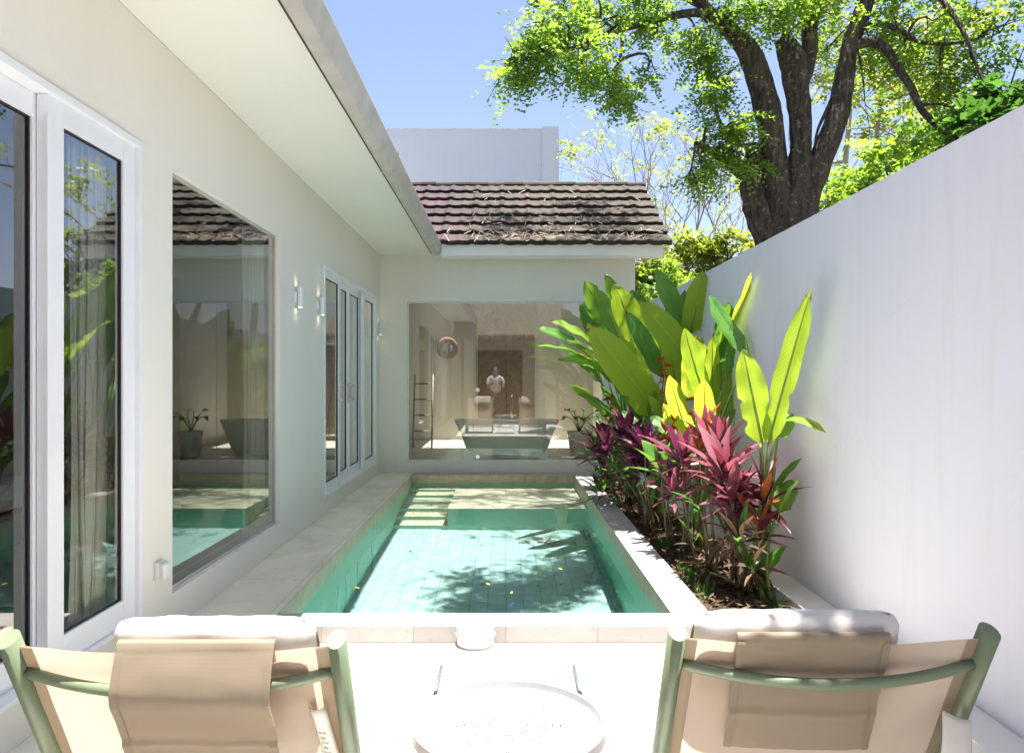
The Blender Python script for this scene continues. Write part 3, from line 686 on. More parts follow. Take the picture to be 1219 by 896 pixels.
CA = R(63.5)
def lounge_chair(loc, label, W, flap_out, tagged, pil):
    """origin on the terrace below the top rail; the sitter faces +Y"""
    T = thing('lounge_chair', label, 'lounge chair', loc, 'sling lounge chairs facing the pool')
    L = Vector(loc); hw = W / 2
    dv = Vector((0, math.cos(CA), -math.sin(CA)))          # down the backrest
    nb = Vector((0, -math.sin(CA), -math.cos(CA)))         # off the back, towards the camera
    top = Vector((0, 0, .906))
    S = top + dv * .85                                     # seat hinge
    for sx in (-1, 1):
        g = MB(); X = Vector((sx * hw, 0, 0))
        pts = [L + X + top + dv * (-.005), L + X + top + dv * .3, L + X + S - dv * .02, L + X + S + Vector((0, .04, -.01)), L + X + Vector((0, S.y + .10, S.z + .01)), L + X + Vector((0, .78, .235)), L + X + Vector((0, .80, .22)), L + X + Vector((0, .76, .014))]
        g.tube(pts, .0232, 16, flat=(.80, 1.15))
        g.tube([L + X + top + dv * .52, L + X + Vector((0, .0, .014))], .016, 12)
        g.tube([L + X + Vector((0, .0, .014)), L + X + Vector((0, .75, .014))], .014, 10)
        g.build('side_frame', M['frame_green'], T, smooth=True)
    # bowed crossbar behind the sling
    def bar(s, bow, sag, r=.012):
        g = MB(); P0 = top + dv * s
        pts = []
        for i in range(21):
            u = i / 20 * 2 - 1
            pts.append(L + P0 + Vector((u * (hw - .012), 0, 0)) + nb * (bow * (1 - u * u) + .004) - Vector((0, 0, sag * (1 - u * u))))
        g.tube(pts, r, 12)
        return g.build('crossbar', M['frame_green'], T, smooth=True)
    bar(.082, .050, .005); bar(.82, .03, 0)
    g = MB(); g.tube([L + Vector((-hw, .785, .23)), L + Vector((hw, .785, .23))], .013, 10); g.build('crossbar', M['frame_green'], T, smooth=True)
    # sling : backrest and seat in one length of mesh
    iw = hw - .016
    def sl(u, v):
        x = (u * 2 - 1) * iw; q = 1 - (u * 2 - 1) ** 2
        d = v * 1.28
        if d < .85:
            p = top + dv * (d + .012) + nb * (.030 * q * min(1, .35 + d * 1.5)) - Vector((0, 0, .010 * q * max(0, 1 - d * 5)))
        else:
            k = (d - .85) / .43
            p = S + Vector((0, k * .40, .01 + .07 * k - .05 * math.sin(k * math.pi) * (.4 + .6 * q)))
        p = p + nb * (.0035 * mnoise.noise(Vector((x * 7 + loc[0] * 9, d * 4, 2))) + .0015 * mnoise.noise(Vector((x * 22, d * 9, 7))))
        return L + Vector((x, 0, 0)) + p
    g = MB(); g.grid(sl, 36, 70)
    so = g.build('sling', M['sling'], T, smooth=True)
    # darker hems beside the posts
    for sx in (-1, 1):
        g = MB()
        g.grid(lambda u, v: sl(0.5 + sx * (.5 - .045 * u), v * .5) + nb * .002, 3, 24)
        g.build('hem', M['flap'], so, smooth=True)
    # pillow : fat rounded pad on the front, with a counterweight flap hung over the top
    pw_, po, fo_ = pil; pu = po * 9
    g = MB()
    def pl(u, v):
        a = 2 * math.pi * u; 
        x = (v * 2 - 1)
        e = (1 - abs(x) ** 6) ** .35 if abs(x) < 1 else 0
        ca, sa = math.cos(a), math.sin(a)
        # cross-section: superellipse along dv (length .22) and normal (thickness .085)
        q = .115 * (abs(ca) ** .75) * (1 if ca > 0 else -1); n_ = .044 * (abs(sa) ** .8) * (1 if sa > 0 else -1)
        w_ = .0045 * mnoise.noise(Vector((x * 5, a, pu * 9)))
        p = top + dv * (.100 + q * (.75 + .25 * e)) - nb * (.040 + (n_ + w_) * (.25 + .75 * e))
        return L + Vector((x * pw_ / 2 + po, 0, 0)) + p
    g.grid(pl, 32, 40)
    pd = g.build('pillow', M['pillow'], T, smooth=True)
    g = MB()
    def pl2(u, v):
        a = 2 * math.pi * u; x = v * 2 - 1
        return L + Vector((x * pw_ / 2 * .90 + po, 0, 0)) + top + dv * (-.008 + .003 * math.cos(a)) - nb * (.045 + .003 * math.sin(a))
    g.grid(pl2, 8, 20); g.build('piping', M['flap'], pd, smooth=True)
    fw = .318 if flap_out else .318
    def fl(u, v):
        x = (u - .5) * fw + fo_; s = v
        q = 1 - (x / hw) ** 2
        if s < .16:
            k = s / .16
            p = top + dv * (-.004 - .006 * math.sin(k * math.pi) + .012 * (1 - k)) - nb * (.010 * (1 - k) - .012 * k)
        else:
            d = (s - .16) / .84 * .30
            if flap_out:
                off = .012 + .070 * math.sin(min(1, d / .10) * math.pi / 2) - .02 * max(0, d - .10) + (.25 * max(0, d - .20) ** 1.0) * .9
                cr = .006 * math.exp(-((d - .205) / .008) ** 2)
                off += cr
            else:
                off = .012 + .026 * q * min(1, d * 5) + .012 * max(0, d - .18) / .12
                off += .005 * math.exp(-((d - .20) / .01) ** 2)
            off += .0045 * mnoise.noise(Vector((x * 9, d * 16, pu))) + .0015 * mnoise.noise(Vector((x * 30, d * 40, pu)))
            p = top + dv * (d - .004) + nb * off - Vector((0, 0, .010 * q * max(0, 1 - d * 5)))
        return L + Vector((x, 0, 0)) + p
    g = MB(); g.grid(fl, 20, 70); fo = g.build('head_flap', M['flap'], T, smooth=True)
    for sx in (0, 1):
        g = MB(); g.grid(lambda u, v: fl(abs(sx - u * .05), .17 + v * .83) + nb * .0025, 2, 60); g.build('hem', M['flap'], fo, smooth=True)
    # care label
    if tagged:
        a0 = top + dv * .185 + Vector((hw - .050, 0, 0)) + nb * .03
        def tg(u, v):
            return L + a0 + Vector((-.015 - .035 * v + (u - .1) * .062, -.010 - .03 * v, -.125 * v - .022 * u)) + nb * (.015 * math.sin(v * 3) + .010 * math.sin(u * 3.0))
        g = MB(); g.grid(tg, 8, 14); lb = g.build('care_label', M['label_paper'], T, smooth=True, solid=.0008)
        g = MB()
        for r_ in range(5):
            v0 = .60 + r_ * .055
            for c_ in range(6 if r_ < 3 else 8):
                u0 = .18 + c_ * (.085 if r_ >= 3 else .06)
                dlt = Vector((0, 0, 0)) + nb * .0022
                g.quad(tg(u0, v0) + dlt, tg(u0 + .045, v0) + dlt, tg(u0 + .045, v0 + .022) + dlt, tg(u0, v0 + .022) + dlt)
        g.build('print', simple('label_print', (0.36, 0.33, 0.31), 0.7, .1), lb)
        def tg2(u, v): return L + a0 + Vector((-.085 + u * .03 - .012 * v, -.03, -.10 - .055 * v + .012 * u)) + nb * (.012 + .006 * math.sin(u * 3))
        g = MB(); g.grid(tg2, 4, 6); g.build('care_label', M['label_paper'], T, smooth=True, solid=.0008)
    else:
        def tg(u, v): return L + top + dv * (.165 + .22 * v) + Vector((hw - .072 + .035 * u + .02 * v, 0, 0)) + nb * (.020 + .012 * math.sin(u * 3.1))
        g = MB(); g.grid(tg, 6, 10); lb = g.build('care_label', M['label_paper'], T, smooth=True, solid=.0008)
        g = MB()
        for r_ in range(6):
            v0 = .30 + r_ * .07
            g.quad(tg(.3, v0) + nb * .003, tg(.7 - .1 * (r_ % 2), v0 + .01) + nb * .003, tg(.7 - .1 * (r_ % 2), v0 + .035) + nb * .003, tg(.3, v0 + .025) + nb * .003)
        g.build('print', simple('label_print', (0.36, 0.33, 0.31), 0.7, .1), lb)
    return T
c1 = lounge_chair((-.675, 1.50, ZD), 'green framed sling chair with its head flap hanging over the crossbar, sunlit pillow', .665, True, False, (.42, .07, .05))
c2 = lounge_chair((.684, 1.545, ZD), 'green framed sling chair with a white care label hanging from its post', .652, False, True, (.44, -.06, -.043))

# round side table
TX, TY, TZ, TR = .008, 2.10, .365, .272
t_ = thing('side_table', 'round white perforated metal side table between the two chairs', 'side table', (TX, TY, ZD))
g = MB(); g.lathe([(.0005, TZ - .004), (TR - .010, TZ - .004), (TR - .008, TZ + .016), (TR - .003, TZ + .019), (TR + .003, TZ + .015), (TR + .003, TZ - .018), (TR - .004, TZ - .020), (TR - .006, TZ - .008), (.0005, TZ - .008)], (TX, TY, 0), 72)
tt = g.build('table_top', M['table_paint'], t_, smooth=False)
g = MB()
def hole(x, y, r=.0028):
    n = 7; g.add([(TX + x + r*math.cos(2*math.pi*k/n), TY + y + r*math.sin(2*math.pi*k/n), TZ - .0032) for k in range(n)], [tuple(range(n))])
for k in range(8):
    a = 2 * math.pi * k / 8
    for r_, wd, cnt in ((.055, .012, 3), (.085, .026, 5), (.105, .03, 6), (.125, .022, 5), (.148, .01, 3)):
        for j in range(cnt):
            off = (j - (cnt-1)/2) * (2*wd/cnt)
            hole(math.cos(a)*r_ - math.sin(a)*off, math.sin(a)*r_ + math.cos(a)*off, .0034) if rnd.random() < .75 else None
g.build('hole_pattern', simple('hole_dark', (0.06, 0.055, 0.05), .8, .1), tt)
for k in range(4):
    a = math.pi / 4 + k * math.pi / 2
    g = MB(); c_, s_ = math.cos(a), math.sin(a)
    g.tube([(TX + c_*(TR-.02), TY + s_*(TR-.02), TZ - .012), (TX + c_*(TR-.035), TY + s_*(TR-.035), TZ - .08), (TX + c_*(TR+.03), TY + s_*(TR+.03), ZD + .001)], .009, 10)
    g.build('leg', M['white_metal'], t_, smooth=True)
g = MB()
g.tube([(TX + .15*math.cos(k*math.pi/18), TY + .15*math.sin(k*math.pi/18), .06) for k in range(37)], .006, 8)
for k in range(4):
    a = math.pi/4 + k*math.pi/2
    g.tube([(TX + .15*math.cos(a), TY + .15*math.sin(a), .06), (TX + .258*math.cos(a), TY + .258*math.sin(a), .06)], .005, 8)
g.build('stretcher', M['white_metal'], t_, smooth=True)

# two short bars lying on the terrace
for sx, lb in ((-1, 'short grey bar lying on the white terrace, left of the stray leaf'), (1, 'short grey bar lying on the white terrace, right of the stray leaf')):
    xx = -.318 if sx < 0 else .337
    g = MB(); g.tube([(xx, 3.35, ZD + .011), (xx, 3.66, ZD + .011)], .010, 12)
    b_ = thing('grey_bar', lb, 'metal bar', (xx, 3.5, ZD), 'grey bars on the terrace')
    g.build('bar', M['grey_rod'], b_, smooth=True)
    g = MB(); g.tube([(xx, 3.335, ZD + .011), (xx, 3.352, ZD + .011)], .0105, 12); g.build('end_cap', M['black_rubber'], b_, smooth=True)

# skimmer : white ribbed drum let into the front coping
t_ = thing('skimmer', 'round white skimmer drum set into the front edge of the pool', 'skimmer', (-.163, 3.99, ZD))
g = MB(); g.lathe([(.098, -.09), (.100, -.05), (.100, -.032)], (-.163, 3.99, 0), 40); g.lathe([(.107, -.034), (.107, -.030), (.098, -.028), (.098, -.034)], (-.163, 3.99, 0), 40)
g.build('drum', M['white_plastic'], t_, smooth=False)
g = MB(); g.lathe([(.106, -.089), (.106, -.083), (.098, -.082)], (-.163, 3.99, 0), 40); g.build('rim', simple('rim_grey', (0.28, .26, .25), .6, .2), t_)
g = MB(); g.lathe([(.097, -.03), (.097, -.004), (.100, .003), (.095, .006), (.0005, .006)], (-.163, 3.99, 0), 40); g.build('lid', M['white_plastic'], t_)

# ================================================================== INSIDE THE BATHROOM
FB = .15
t_ = thing('bathtub', 'white freestanding bathtub behind the glass front', 'bathtub', (.02, 11.7, FB))
def tub(u, v):
    a = 2 * math.pi * u
    pr = [(0.70, 0.0), (.78, .08), (.86, .25), (.96, .45), (1.0, .52), (.985, .535), (.94, .52), (.88, .40), (.80, .2), (.70, .12), (.01, .10)]
    k = v * (len(pr) - 1); i = min(int(k), len(pr) - 2); f = k - i
    r = pr[i][0] * (1-f) + pr[i+1][0] * f; z = pr[i][1] * (1-f) + pr[i+1][1] * f
    return (.02 + .83 * r * math.cos(a), 11.7 + .38 * r * math.sin(a), FB + z)
g = MB(); g.grid(tub, 48, 30); g.build('basin', M['ceramic'], t_, smooth=True)
g = MB(); g.tube([(.1, 12.15, FB), (.1, 12.15, FB + .85), (.1, 12.1, FB + .92), (.1, 11.95, FB + .9)], .016, 10); g.build('tap', M['chrome'], t_, smooth=True)
t_ = thing('towel_ladder', 'dark wooden towel ladder leaning on the bathroom wall', 'ladder', (-1.42, 12.6, FB))
for sx in (-.16, .16):
    g = MB(); g.tube([(-1.42 + sx, 12.6, FB + .002), (-1.42 + sx, 12.85, FB + 1.25)], .017, 8); g.build('rail', M['wood'], t_, smooth=True)
for k in range(4):
    z = .28 + k * .27; y = 12.6 + .25 * z / 1.25
    g = MB(); g.tube([(-1.57, y, FB + z), (-1.27, y, FB + z)], .013, 8); g.build('rung', M['wood'], t_, smooth=True)
t_ = thing('woven_mirror', 'round woven frame hanging on the bathroom wall', 'mirror', (-1.12, 14.19, 1.9))
g = MB()
def tor(u, v):
    a = 2*math.pi*u; b = 2*math.pi*v; r = .155 + (.055 + .004*math.sin(a*40)) * math.cos(b)
    return (-1.12 + r*math.cos(a), 14.165 - .022*math.sin(b) - .0, 1.91 + r*math.sin(a))
g.grid(tor, 90, 10); g.build('frame', simple('rattan', (.17, .10, .06), .7, .35, 20), t_, smooth=True)
g = MB(); disc_y(g, -1.12, 14.18, 1.91, .11, .008, 32); g.build('mirror', m_glass('mirror_glass', 2.6, (.4, .4, .35), 3.0), t_)
t_ = thing('plant_pot', 'white bathroom planter with a dark leafy plant behind the glass', 'potted plant', (1.12, 11.25, FB))
g = MB(); g.lathe([(.0005, 0), (.13, 0), (.19, .38), (.18, .385), (.165, .36), (.0005, .34)], (1.12, 11.25, FB), 28); g.build('pot', M['ceramic'], t_)
g = MB()
for k in range(9):
    a = k * 2.4; ln = .12 + .07 * (k % 3); tp = Vector((1.12 + ln*math.cos(a), 11.25 + ln*math.sin(a)*.6, FB + .38 + .22 + .08*(k % 2)))
    pts = bez((1.12, 11.25, FB + .35), (1.12 + .1*math.cos(a), 11.25, FB + .6), tp, 4)
    g.tube(pts, .006, 5)
    sd_ = Vector((-math.sin(a), math.cos(a), 0)) * .075
    m_ = tp + (tp - pts[-2]) * .9; e_ = tp + (tp - pts[-2]) * 2.2 - Vector((0, 0, .1))
    g.add([tp, m_ + sd_, e_, m_ - sd_], [(0, 1, 2, 3)])
g.build('foliage', M['bush_leaf'], t_)
t_ = thing('wall_cabinet', 'dark brown tall cupboard against the bathroom back wall', 'cupboard', (.0, 14.1, FB))
g = MB(); g.box(-.52, .55, 14.0, 14.19, FB, 2.18); g.build('carcass', M['dark_wood'], t_, bevel=.004)
for a, b in ((-.51, .01), (.02, .54)):
    g = MB(); g.box(a, b, 13.98, 13.998, FB + .02, 2.16); dd = g.build('door', M['wood'], t_, bevel=.004)

# curtains
def curtain(name_loc, label, x, y0, y1, z0, z1, folds, amp=.035):
    t_ = thing('curtain', label, 'curtain', (x, (y0+y1)/2, z0), None)
    def cf(u, v):
        y = y0 + (y1 - y0) * u; k = 1 - .35 * v
        return (x + amp * (math.sin(u * folds * 2*math.pi + .5*math.sin(v*3)) + .4*math.sin(u*folds*5.1 + 1)) , y + .03*math.sin(v*4 + u*9)*(1-v) + .015*math.sin(u*folds*4*math.pi), z0 + (z1 - z0) * v)
    g = MB(); g.grid(cf, folds * 14, 14); g.build('cloth', M['curtain'], t_, smooth=True)
    g = MB(); g.tube([(x, y0 - .1, z1 + .01), (x, y1, z1 + .01)], .014, 8); g.build('rail', M['white_metal'], t_, smooth=True)
curtain(None, 'cream curtain gathered behind the near sliding door', XW - .118, 3.20, 3.60, .17, 2.47, 6, .022)
curtain(None, 'cream curtain gathered at the far side of the big window', XW - .128, 5.36, 5.85, .195, 2.44, 6, .018)
curtain(None, 'cream curtain behind the far set of sliding doors', XW - .135, 9.3, 10.15, .17, 2.42, 9, .012)
curtain(None, 'cream curtain beside the door leaf cut by the left edge of the photo', XW - .36, 1.2, 1.7, .17, 2.62, 4)
# a bed, a tall shelf
t_ = thing('bed', 'low bed with pale covers inside the room behind the big window', 'bed', (-4.4, 5.0, .15))
g = MB(); g.box(-5.6, -3.5, 4.1, 5.8, .15, .38); g.build('base', M['wood'], t_, bevel=.01)
g = MB(); g.box(-5.58, -3.55, 4.14, 5.76, .382, .60); g.build('mattress', M['curtain'], t_, bevel=.06)
t_ = thing('shelf_unit', 'dark open shelf unit against the far wall of the bedroom', 'shelf', (-3.2, 6.3, .15))
g = MB(); g.box(-3.9, -3.86, 6.1, 6.49, .15, 2.2); g.box(-2.9, -2.86, 6.1, 6.49, .15, 2.2); g.build('upright', M['dark_wood'], t_)
g = MB()
for k in range(5): g.box(-3.859, -2.901, 6.1, 6.49, .3 + k*.45, .335 + k*.45)
g.build('shelf', M['dark_wood'], t_)

# ================================================================== BEHIND THE CAMERA (seen in the glass)
t_ = thing('pavilion', 'thatched garden pavilion with a wooden door, mirrored in the glass', 'pavilion', (0, -3.2, ZD))
g = MB(); g.box(-1.8, -1.0, -3.6, -3.45, ZD, 2.75); g.box(.56, 1.9, -3.6, -3.45, ZD, 2.75); g.box(-1.0, .56, -3.6, -3.45, 2.25, 2.75); g.build('wall', M['villa_wall'], t_)
g = MB(); g.box(-.998, -.222, -3.57, -3.50, ZD + .02, 2.248); g.box(-.218, .558, -3.57, -3.50, ZD + .02, 2.248); g.build('door', M['wood'], t_, bevel=.01)
for x in (-1.35, 1.62):
    g = MB(); g.tube([(x, -1.9, ZD), (x, -1.9, 2.75)], .055, 10); g.build('post', M['wood'], t_, smooth=True)
NS = 5200; r_ = np.random.RandomState(3)
xs = r_.uniform(-1.6, 1.9, NS); s_ = r_.uniform(0, 1, NS) ** 1.5
A = np.stack([xs, -1.55 - 2.0*s_ + r_.uniform(-.05, .05, NS), 2.72 + 1.25*s_ + r_.uniform(-.04, .06, NS)], 1)
Ld = np.stack([r_.uniform(-.06, .06, NS), np.full(NS, .10) + r_.uniform(-.05, .08, NS), r_.uniform(-.34, -.2, NS)], 1)
Wd = np.stack([np.full(NS, .010), r_.uniform(-.006, .006, NS), np.zeros(NS)], 1)
V = np.stack([A - Wd, A + Wd, A + Wd*.3 + Ld, A - Wd*.3 + Ld], 1).reshape(-1, 3)
np_mesh('thatch', V, np.arange(NS*4).reshape(-1, 4), M['straw'], t_)
g = MB(); g.box(-1.6, 1.9, -3.6, -3.5, 2.76, 2.8); g.add([(-1.6, -1.6, 2.66), (1.9, -1.6, 2.66), (1.9, -3.6, 3.9), (-1.6, -3.6, 3.9), (-1.6, -1.6, 2.60), (1.9, -1.6, 2.60), (1.9, -3.6, 3.84), (-1.6, -3.6, 3.84)], [(0,1,2,3),(7,6,5,4),(0,4,5,1),(1,5,6,2),(2,6,7,3),(3,7,4,0)])
g.build('roof_deck', simple('straw_base', (.22, .17, .11), .9, .3, 20), t_)

# photographer and tripod behind the camera, mirrored in the bathroom glass
def skin(name, verts, edges, rad, mats, parent=None, sub=2):
    me = bpy.data.meshes.new(name); o_ = ORG[parent] if parent is not None else Vector((0, 0, 0))
    me.from_pydata([tuple(Vector(v) - o_) for v in verts], edges, []); o = bpy.data.objects.new(name, me); COL.objects.link(o); ORG[o] = o_.copy()
    o.modifiers.new('skin', 'SKIN')
    for i, r in enumerate(rad):
        s = me.skin_vertices[0].data[i]; s.radius = r if hasattr(r, '__len__') else (r, r); s.use_root = (i == 0)
    sb = o.modifiers.new('sub', 'SUBSURF'); sb.levels = sub; sb.render_levels = sub
    me.materials.append(mats)
    if parent is not None: o.parent = parent
    return o
PXX, PYY = -.30, -.62
def pp(x, y, z): return (PXX + x, PYY + y, ZD + z)
skin_m = simple('skin', (.42, .25, .17), .5, .06); shirt = simple('white_shirt', (.75, .76, .80), .8, .04); trous = simple('dark_trousers', (.03, .035, .06), .8, .1); hair = simple('dark_hair', (.02, .015, .012), .6, .1)
bv = [pp(0,0,.95), pp(0,0,1.12), pp(0,.02,1.32), pp(0,.01,1.44), pp(0,.02,1.52), pp(0,.03,1.62), pp(0,.03,1.72),
      pp(.10,0,.90), pp(.11,.02,.50), pp(.11,-.01,.09), pp(.11,.14,.045), pp(-.10,0,.90), pp(-.11,.02,.50), pp(-.11,-.01,.09), pp(-.11,.14,.045),
      pp(.19,.01,1.40), pp(.23,.10,1.14), pp(.13,.33,1.26), pp(.10,.40,1.29), pp(-.19,.01,1.40), pp(-.23,.10,1.14), pp(-.08,.33,1.26), pp(-.05,.40,1.29)]
be = [(0,1),(1,2),(2,3),(3,4),(4,5),(5,6),(0,7),(7,8),(8,9),(9,10),(0,11),(11,12),(12,13),(13,14),(3,15),(15,16),(16,17),(17,18),(3,19),(19,20),(20,21),(21,22)]
br = [(.16,.11),(.145,.10),(.165,.11),(.09,.08),(.055,.055),(.082,.10),(.06,.075),.085,.06,.042,.04,.085,.06,.042,.04,.06,.045,.035,.026,.06,.045,.035,.026]
pn = skin('person', bv, be, br, skin_m)
tag(pn, 'person in a white shirt standing behind a tripod, mirrored in the glass', 'person')
ORG[pn] = Vector((0, 0, 0))
skin('shirt', [pp(0,0,.93), pp(0,0,1.12), pp(0,.02,1.32), pp(0,.01,1.45), pp(.19,.01,1.405), pp(.225,.08,1.20), pp(-.19,.01,1.405), pp(-.225,.08,1.20)], [(0,1),(1,2),(2,3),(3,4),(4,5),(3,6),(6,7)], [(.175,.125),(.16,.115),(.18,.125),(.085,.085),.07,.065,.07,.065], shirt, pn)
skin('trousers', [pp(0,0,.97), pp(.10,0,.90), pp(.11,.02,.50), pp(.11,-.01,.11), pp(-.10,0,.90), pp(-.11,.02,.50), pp(-.11,-.01,.11)], [(0,1),(1,2),(2,3),(0,4),(4,5),(5,6)], [(.165,.12),.097,.075,.06,.097,.075,.06], trous, pn)
skin('hair', [pp(0,-.005,1.62), pp(0,.0,1.71), pp(0,.03,1.75)], [(0,1),(1,2)], [(.085,.085),(.085,.09),(.06,.07)], hair, pn)
tp = thing('tripod', 'black camera tripod standing in front of the photographer, mirrored in the glass', 'tripod', (-.12, -.14, ZD))
for k in range(3):
    a = k*2*math.pi/3 + .5
    g = MB(); g.tube([(-.12, -.14, 1.02), (-.12 + .30*math.cos(a), -.14 + .22*math.sin(a), ZD + .005)], .011, 8); g.build('leg', M['black_rubber'], tp, smooth=True)
g = MB(); g.tube([(-.12, -.14, .95), (-.12, -.14, 1.20)], .014, 8); g.box(-.16, -.08, -.18, -.10, 1.195, 1.24); g.build('head', M['black_rubber'], tp)
# ================================================================== PLANTS
def blade(mb, base, tip, width, nrm, bend=.12, fold=.25, wave=.03, seed=0, prof='banana', nu=24, curl=0.0):
    """one leaf blade: base -> tip, bending along -nrm, folded along its midrib. also fills mb.uv"""
    base, tip = Vector(base), Vector(tip); ax = tip - base; ln = ax.length
    nrm = Vector(nrm); nrm = (nrm - ax * nrm.dot(ax) / (ln*ln)).normalized()
    mid = (base + tip) / 2 + nrm * bend * ln
    nv = 6; vs = []; uvs = []
    for i in range(nu + 1):
        t = i / nu
        p = (1-t)**2*base + 2*t*(1-t)*mid + t*t*tip
        d = (2*(1-t)*(mid-base) + 2*t*(tip-mid)).normalized()
        sd_ = d.cross(nrm).normalized(); n_ = sd_.cross(d).normalized()
        if prof == 'banana': wd = (min(1, t/.16))**.75 * (1 - max(0, (t-.55)/.45)**2.2)**.8 if t < 1 else 0
        else: wd = (math.sin(math.pi * t**.8))**.9 * (1 - .25*t)
        wd = max(wd, .015) * width * .5
        for j in range(nv + 1):
            u = j / nv * 2 - 1; au = abs(u)
            tear = 1.0
            if prof == 'banana' and au > .99 and .12 < t < .93 and mnoise.noise(Vector((i * 3.17, seed * 5.3, 3.0 if u > 0 else 9.0))) > .47: tear = .74
            w_ = wave * width * math.sin(t * 21 + seed + (2 if u > 0 else 0)) * au**2 + .5*wave*width*mnoise.noise(Vector((t*9, u*2+seed, seed)))
            lift = fold * wd * au * (1 - .3*au) - curl * wd * au * au
            vs.append(p + sd_ * u * wd * tear * (1 - .18*fold*au) + n_ * (lift + w_)); uvs.append((t + .12*au, u))
    fs = [(i*(nv+1)+j, (i+1)*(nv+1)+j, (i+1)*(nv+1)+j+1, i*(nv+1)+j+1) for i in range(nu) for j in range(nv)]
    k = len(mb.v); mb.add(vs, fs)
    if not hasattr(mb, 'uv'): mb.uv = {}
    for i, q in enumerate(uvs): mb.uv[k+i] = q
    return vs
def set_uv(o, mb):
    uv = o.data.uv_layers.new(name='UVMap')
    for l in o.data.loops: uv.data[l.index].uv = mb.uv.get(l.vertex_index, (0, 0))

def pxc(x, y, Y):
    """as px, but brought nearer where it would lie inside the garden wall"""
    if (x - 602) * Y / 880 > 1.88: Y = 1.88 * 880 / (x - 602)
    return px(x, y, Y)
TOCAM = lambda p: (Vector((0, 0, CAMZ)) - Vector(p)).normalized()
def heliconia(root, label, leaves, extra=0, seed=0, Yd=None):
    t_ = thing('heliconia', label, 'plant', (root[0], root[1], -.06), 'heliconias along the garden wall')
    rr = random.Random(seed); stems = []
    for i, (tx, ty, bx_, by_, wpx, Yt, Yb_, dark, tilt) in enumerate(leaves):
        if dark is not True: Yt -= .30 if ty < by_ else -.15
        tip = pxc(tx, ty, Yt); base = pxc(bx_, by_, Yb_)
        nv_ = TOCAM(base) * 1.0 + Vector((tilt[0], 0, tilt[1]))
        g = MB(); blade(g, base, tip, wpx * .90 * (Yt + Yb_) / 2 / 880.0, nv_, bend=tilt[2] if len(tilt) > 2 else .08, fold=.32, wave=.035, seed=i*1.7+seed, curl=.15)
        o = g.build('leaf', M[('heli_leaf', 'heli_dark', 'heli_backlit')[int(dark)]], t_, smooth=True); set_uv(o, g)
        # midrib and stalk
        g = MB(); nn = nv_.normalized()
        mid = (base + tip)/2 + nn * (tilt[2] if len(tilt) > 2 else .08) * (tip-base).length
        g.tube([((1-t)**2*base + 2*t*(1-t)*mid + t*t*tip) + nn*.002 for t in (0,.25,.5,.75,.95)], [.007,.006,.005,.0035,.0015], 6)
        fx = root[0] + rr.uniform(-.08, .08); fy = root[1] + rr.uniform(-.10, .10)
        low = Vector((min(max(fx, 1.24), 1.70), fy, -.07))
        ctrl = Vector((low.x*.75 + base.x*.25, low.y*.7 + base.y*.3, base.z*.62))
        pts = bez(low, ctrl, base, 8)
        g.tube(pts, [.017, .016, .015, .013, .012, .010, .009, .008, .007], 8)
        g.build('stem', M['heli_stem'], t_, smooth=True)
    for k in range(extra):
        an = rr.uniform(0, 6.28); hh = rr.uniform(.35, .95); bs = Vector((root[0] + .12*math.cos(an), root[1] + .2*math.sin(an), hh))
        tp_ = bs + Vector((math.cos(an)*.25 - .05, math.sin(an)*.3, rr.uniform(.1, .45)))
        tp_.x = min(tp_.x, 1.88); bs.x = min(bs.x, 1.85)
        g = MB(); blade(g, bs, tp_, rr.uniform(.10, .16), Vector((-.3, -.5, .8)), bend=.12, fold=.3, wave=.04, seed=k, curl=.2)
        o = g.build('leaf', M['heli_dark'], t_, smooth=True); set_uv(o, g)
        g = MB(); g.tube(bez((root[0] + rr.uniform(-.06,.06), root[1] + rr.uniform(-.1,.1), -.07), (root[0], root[1], hh*.6), bs, 6), [.012,.011,.010,.009,.008,.007,.006], 7); g.build('stem', M['heli_stem'], t_, smooth=True)
    return t_
def bracts(parent, p0, p1, n, size):
    g = MB(); p0, p1 = Vector(p0), Vector(p1)
    g.tube([p0, (p0+p1)/2 + Vector((.01, 0, 0)), p1], .005, 6)
    for k in range(n):
        p = p0.lerp(p1, (k+.5)/n); sx = 1 if k % 2 else -1; s_ = size * (1 - .4*k/n)
        ax = (p1-p0).normalized(); side = ax.cross(Vector((0, 1, 0))).normalized() * sx
        e = p + side * s_ + ax * s_*.25 - Vector((0, .25*s_, 0)); q = ax * s_*.16
        y = Vector((0, s_*.10, 0))
        g.add([p - q, p + q, e, p + side*s_*.45 + ax*s_*.02 + y + q*.9, p + side*s_*.45 + ax*s_*.02 - y - q*.7], [(0, 4, 2, 3), (0, 3, 1), (1, 3, 2), (0, 4, 2)])
    g.build('flower_spike', M['bract'], parent)

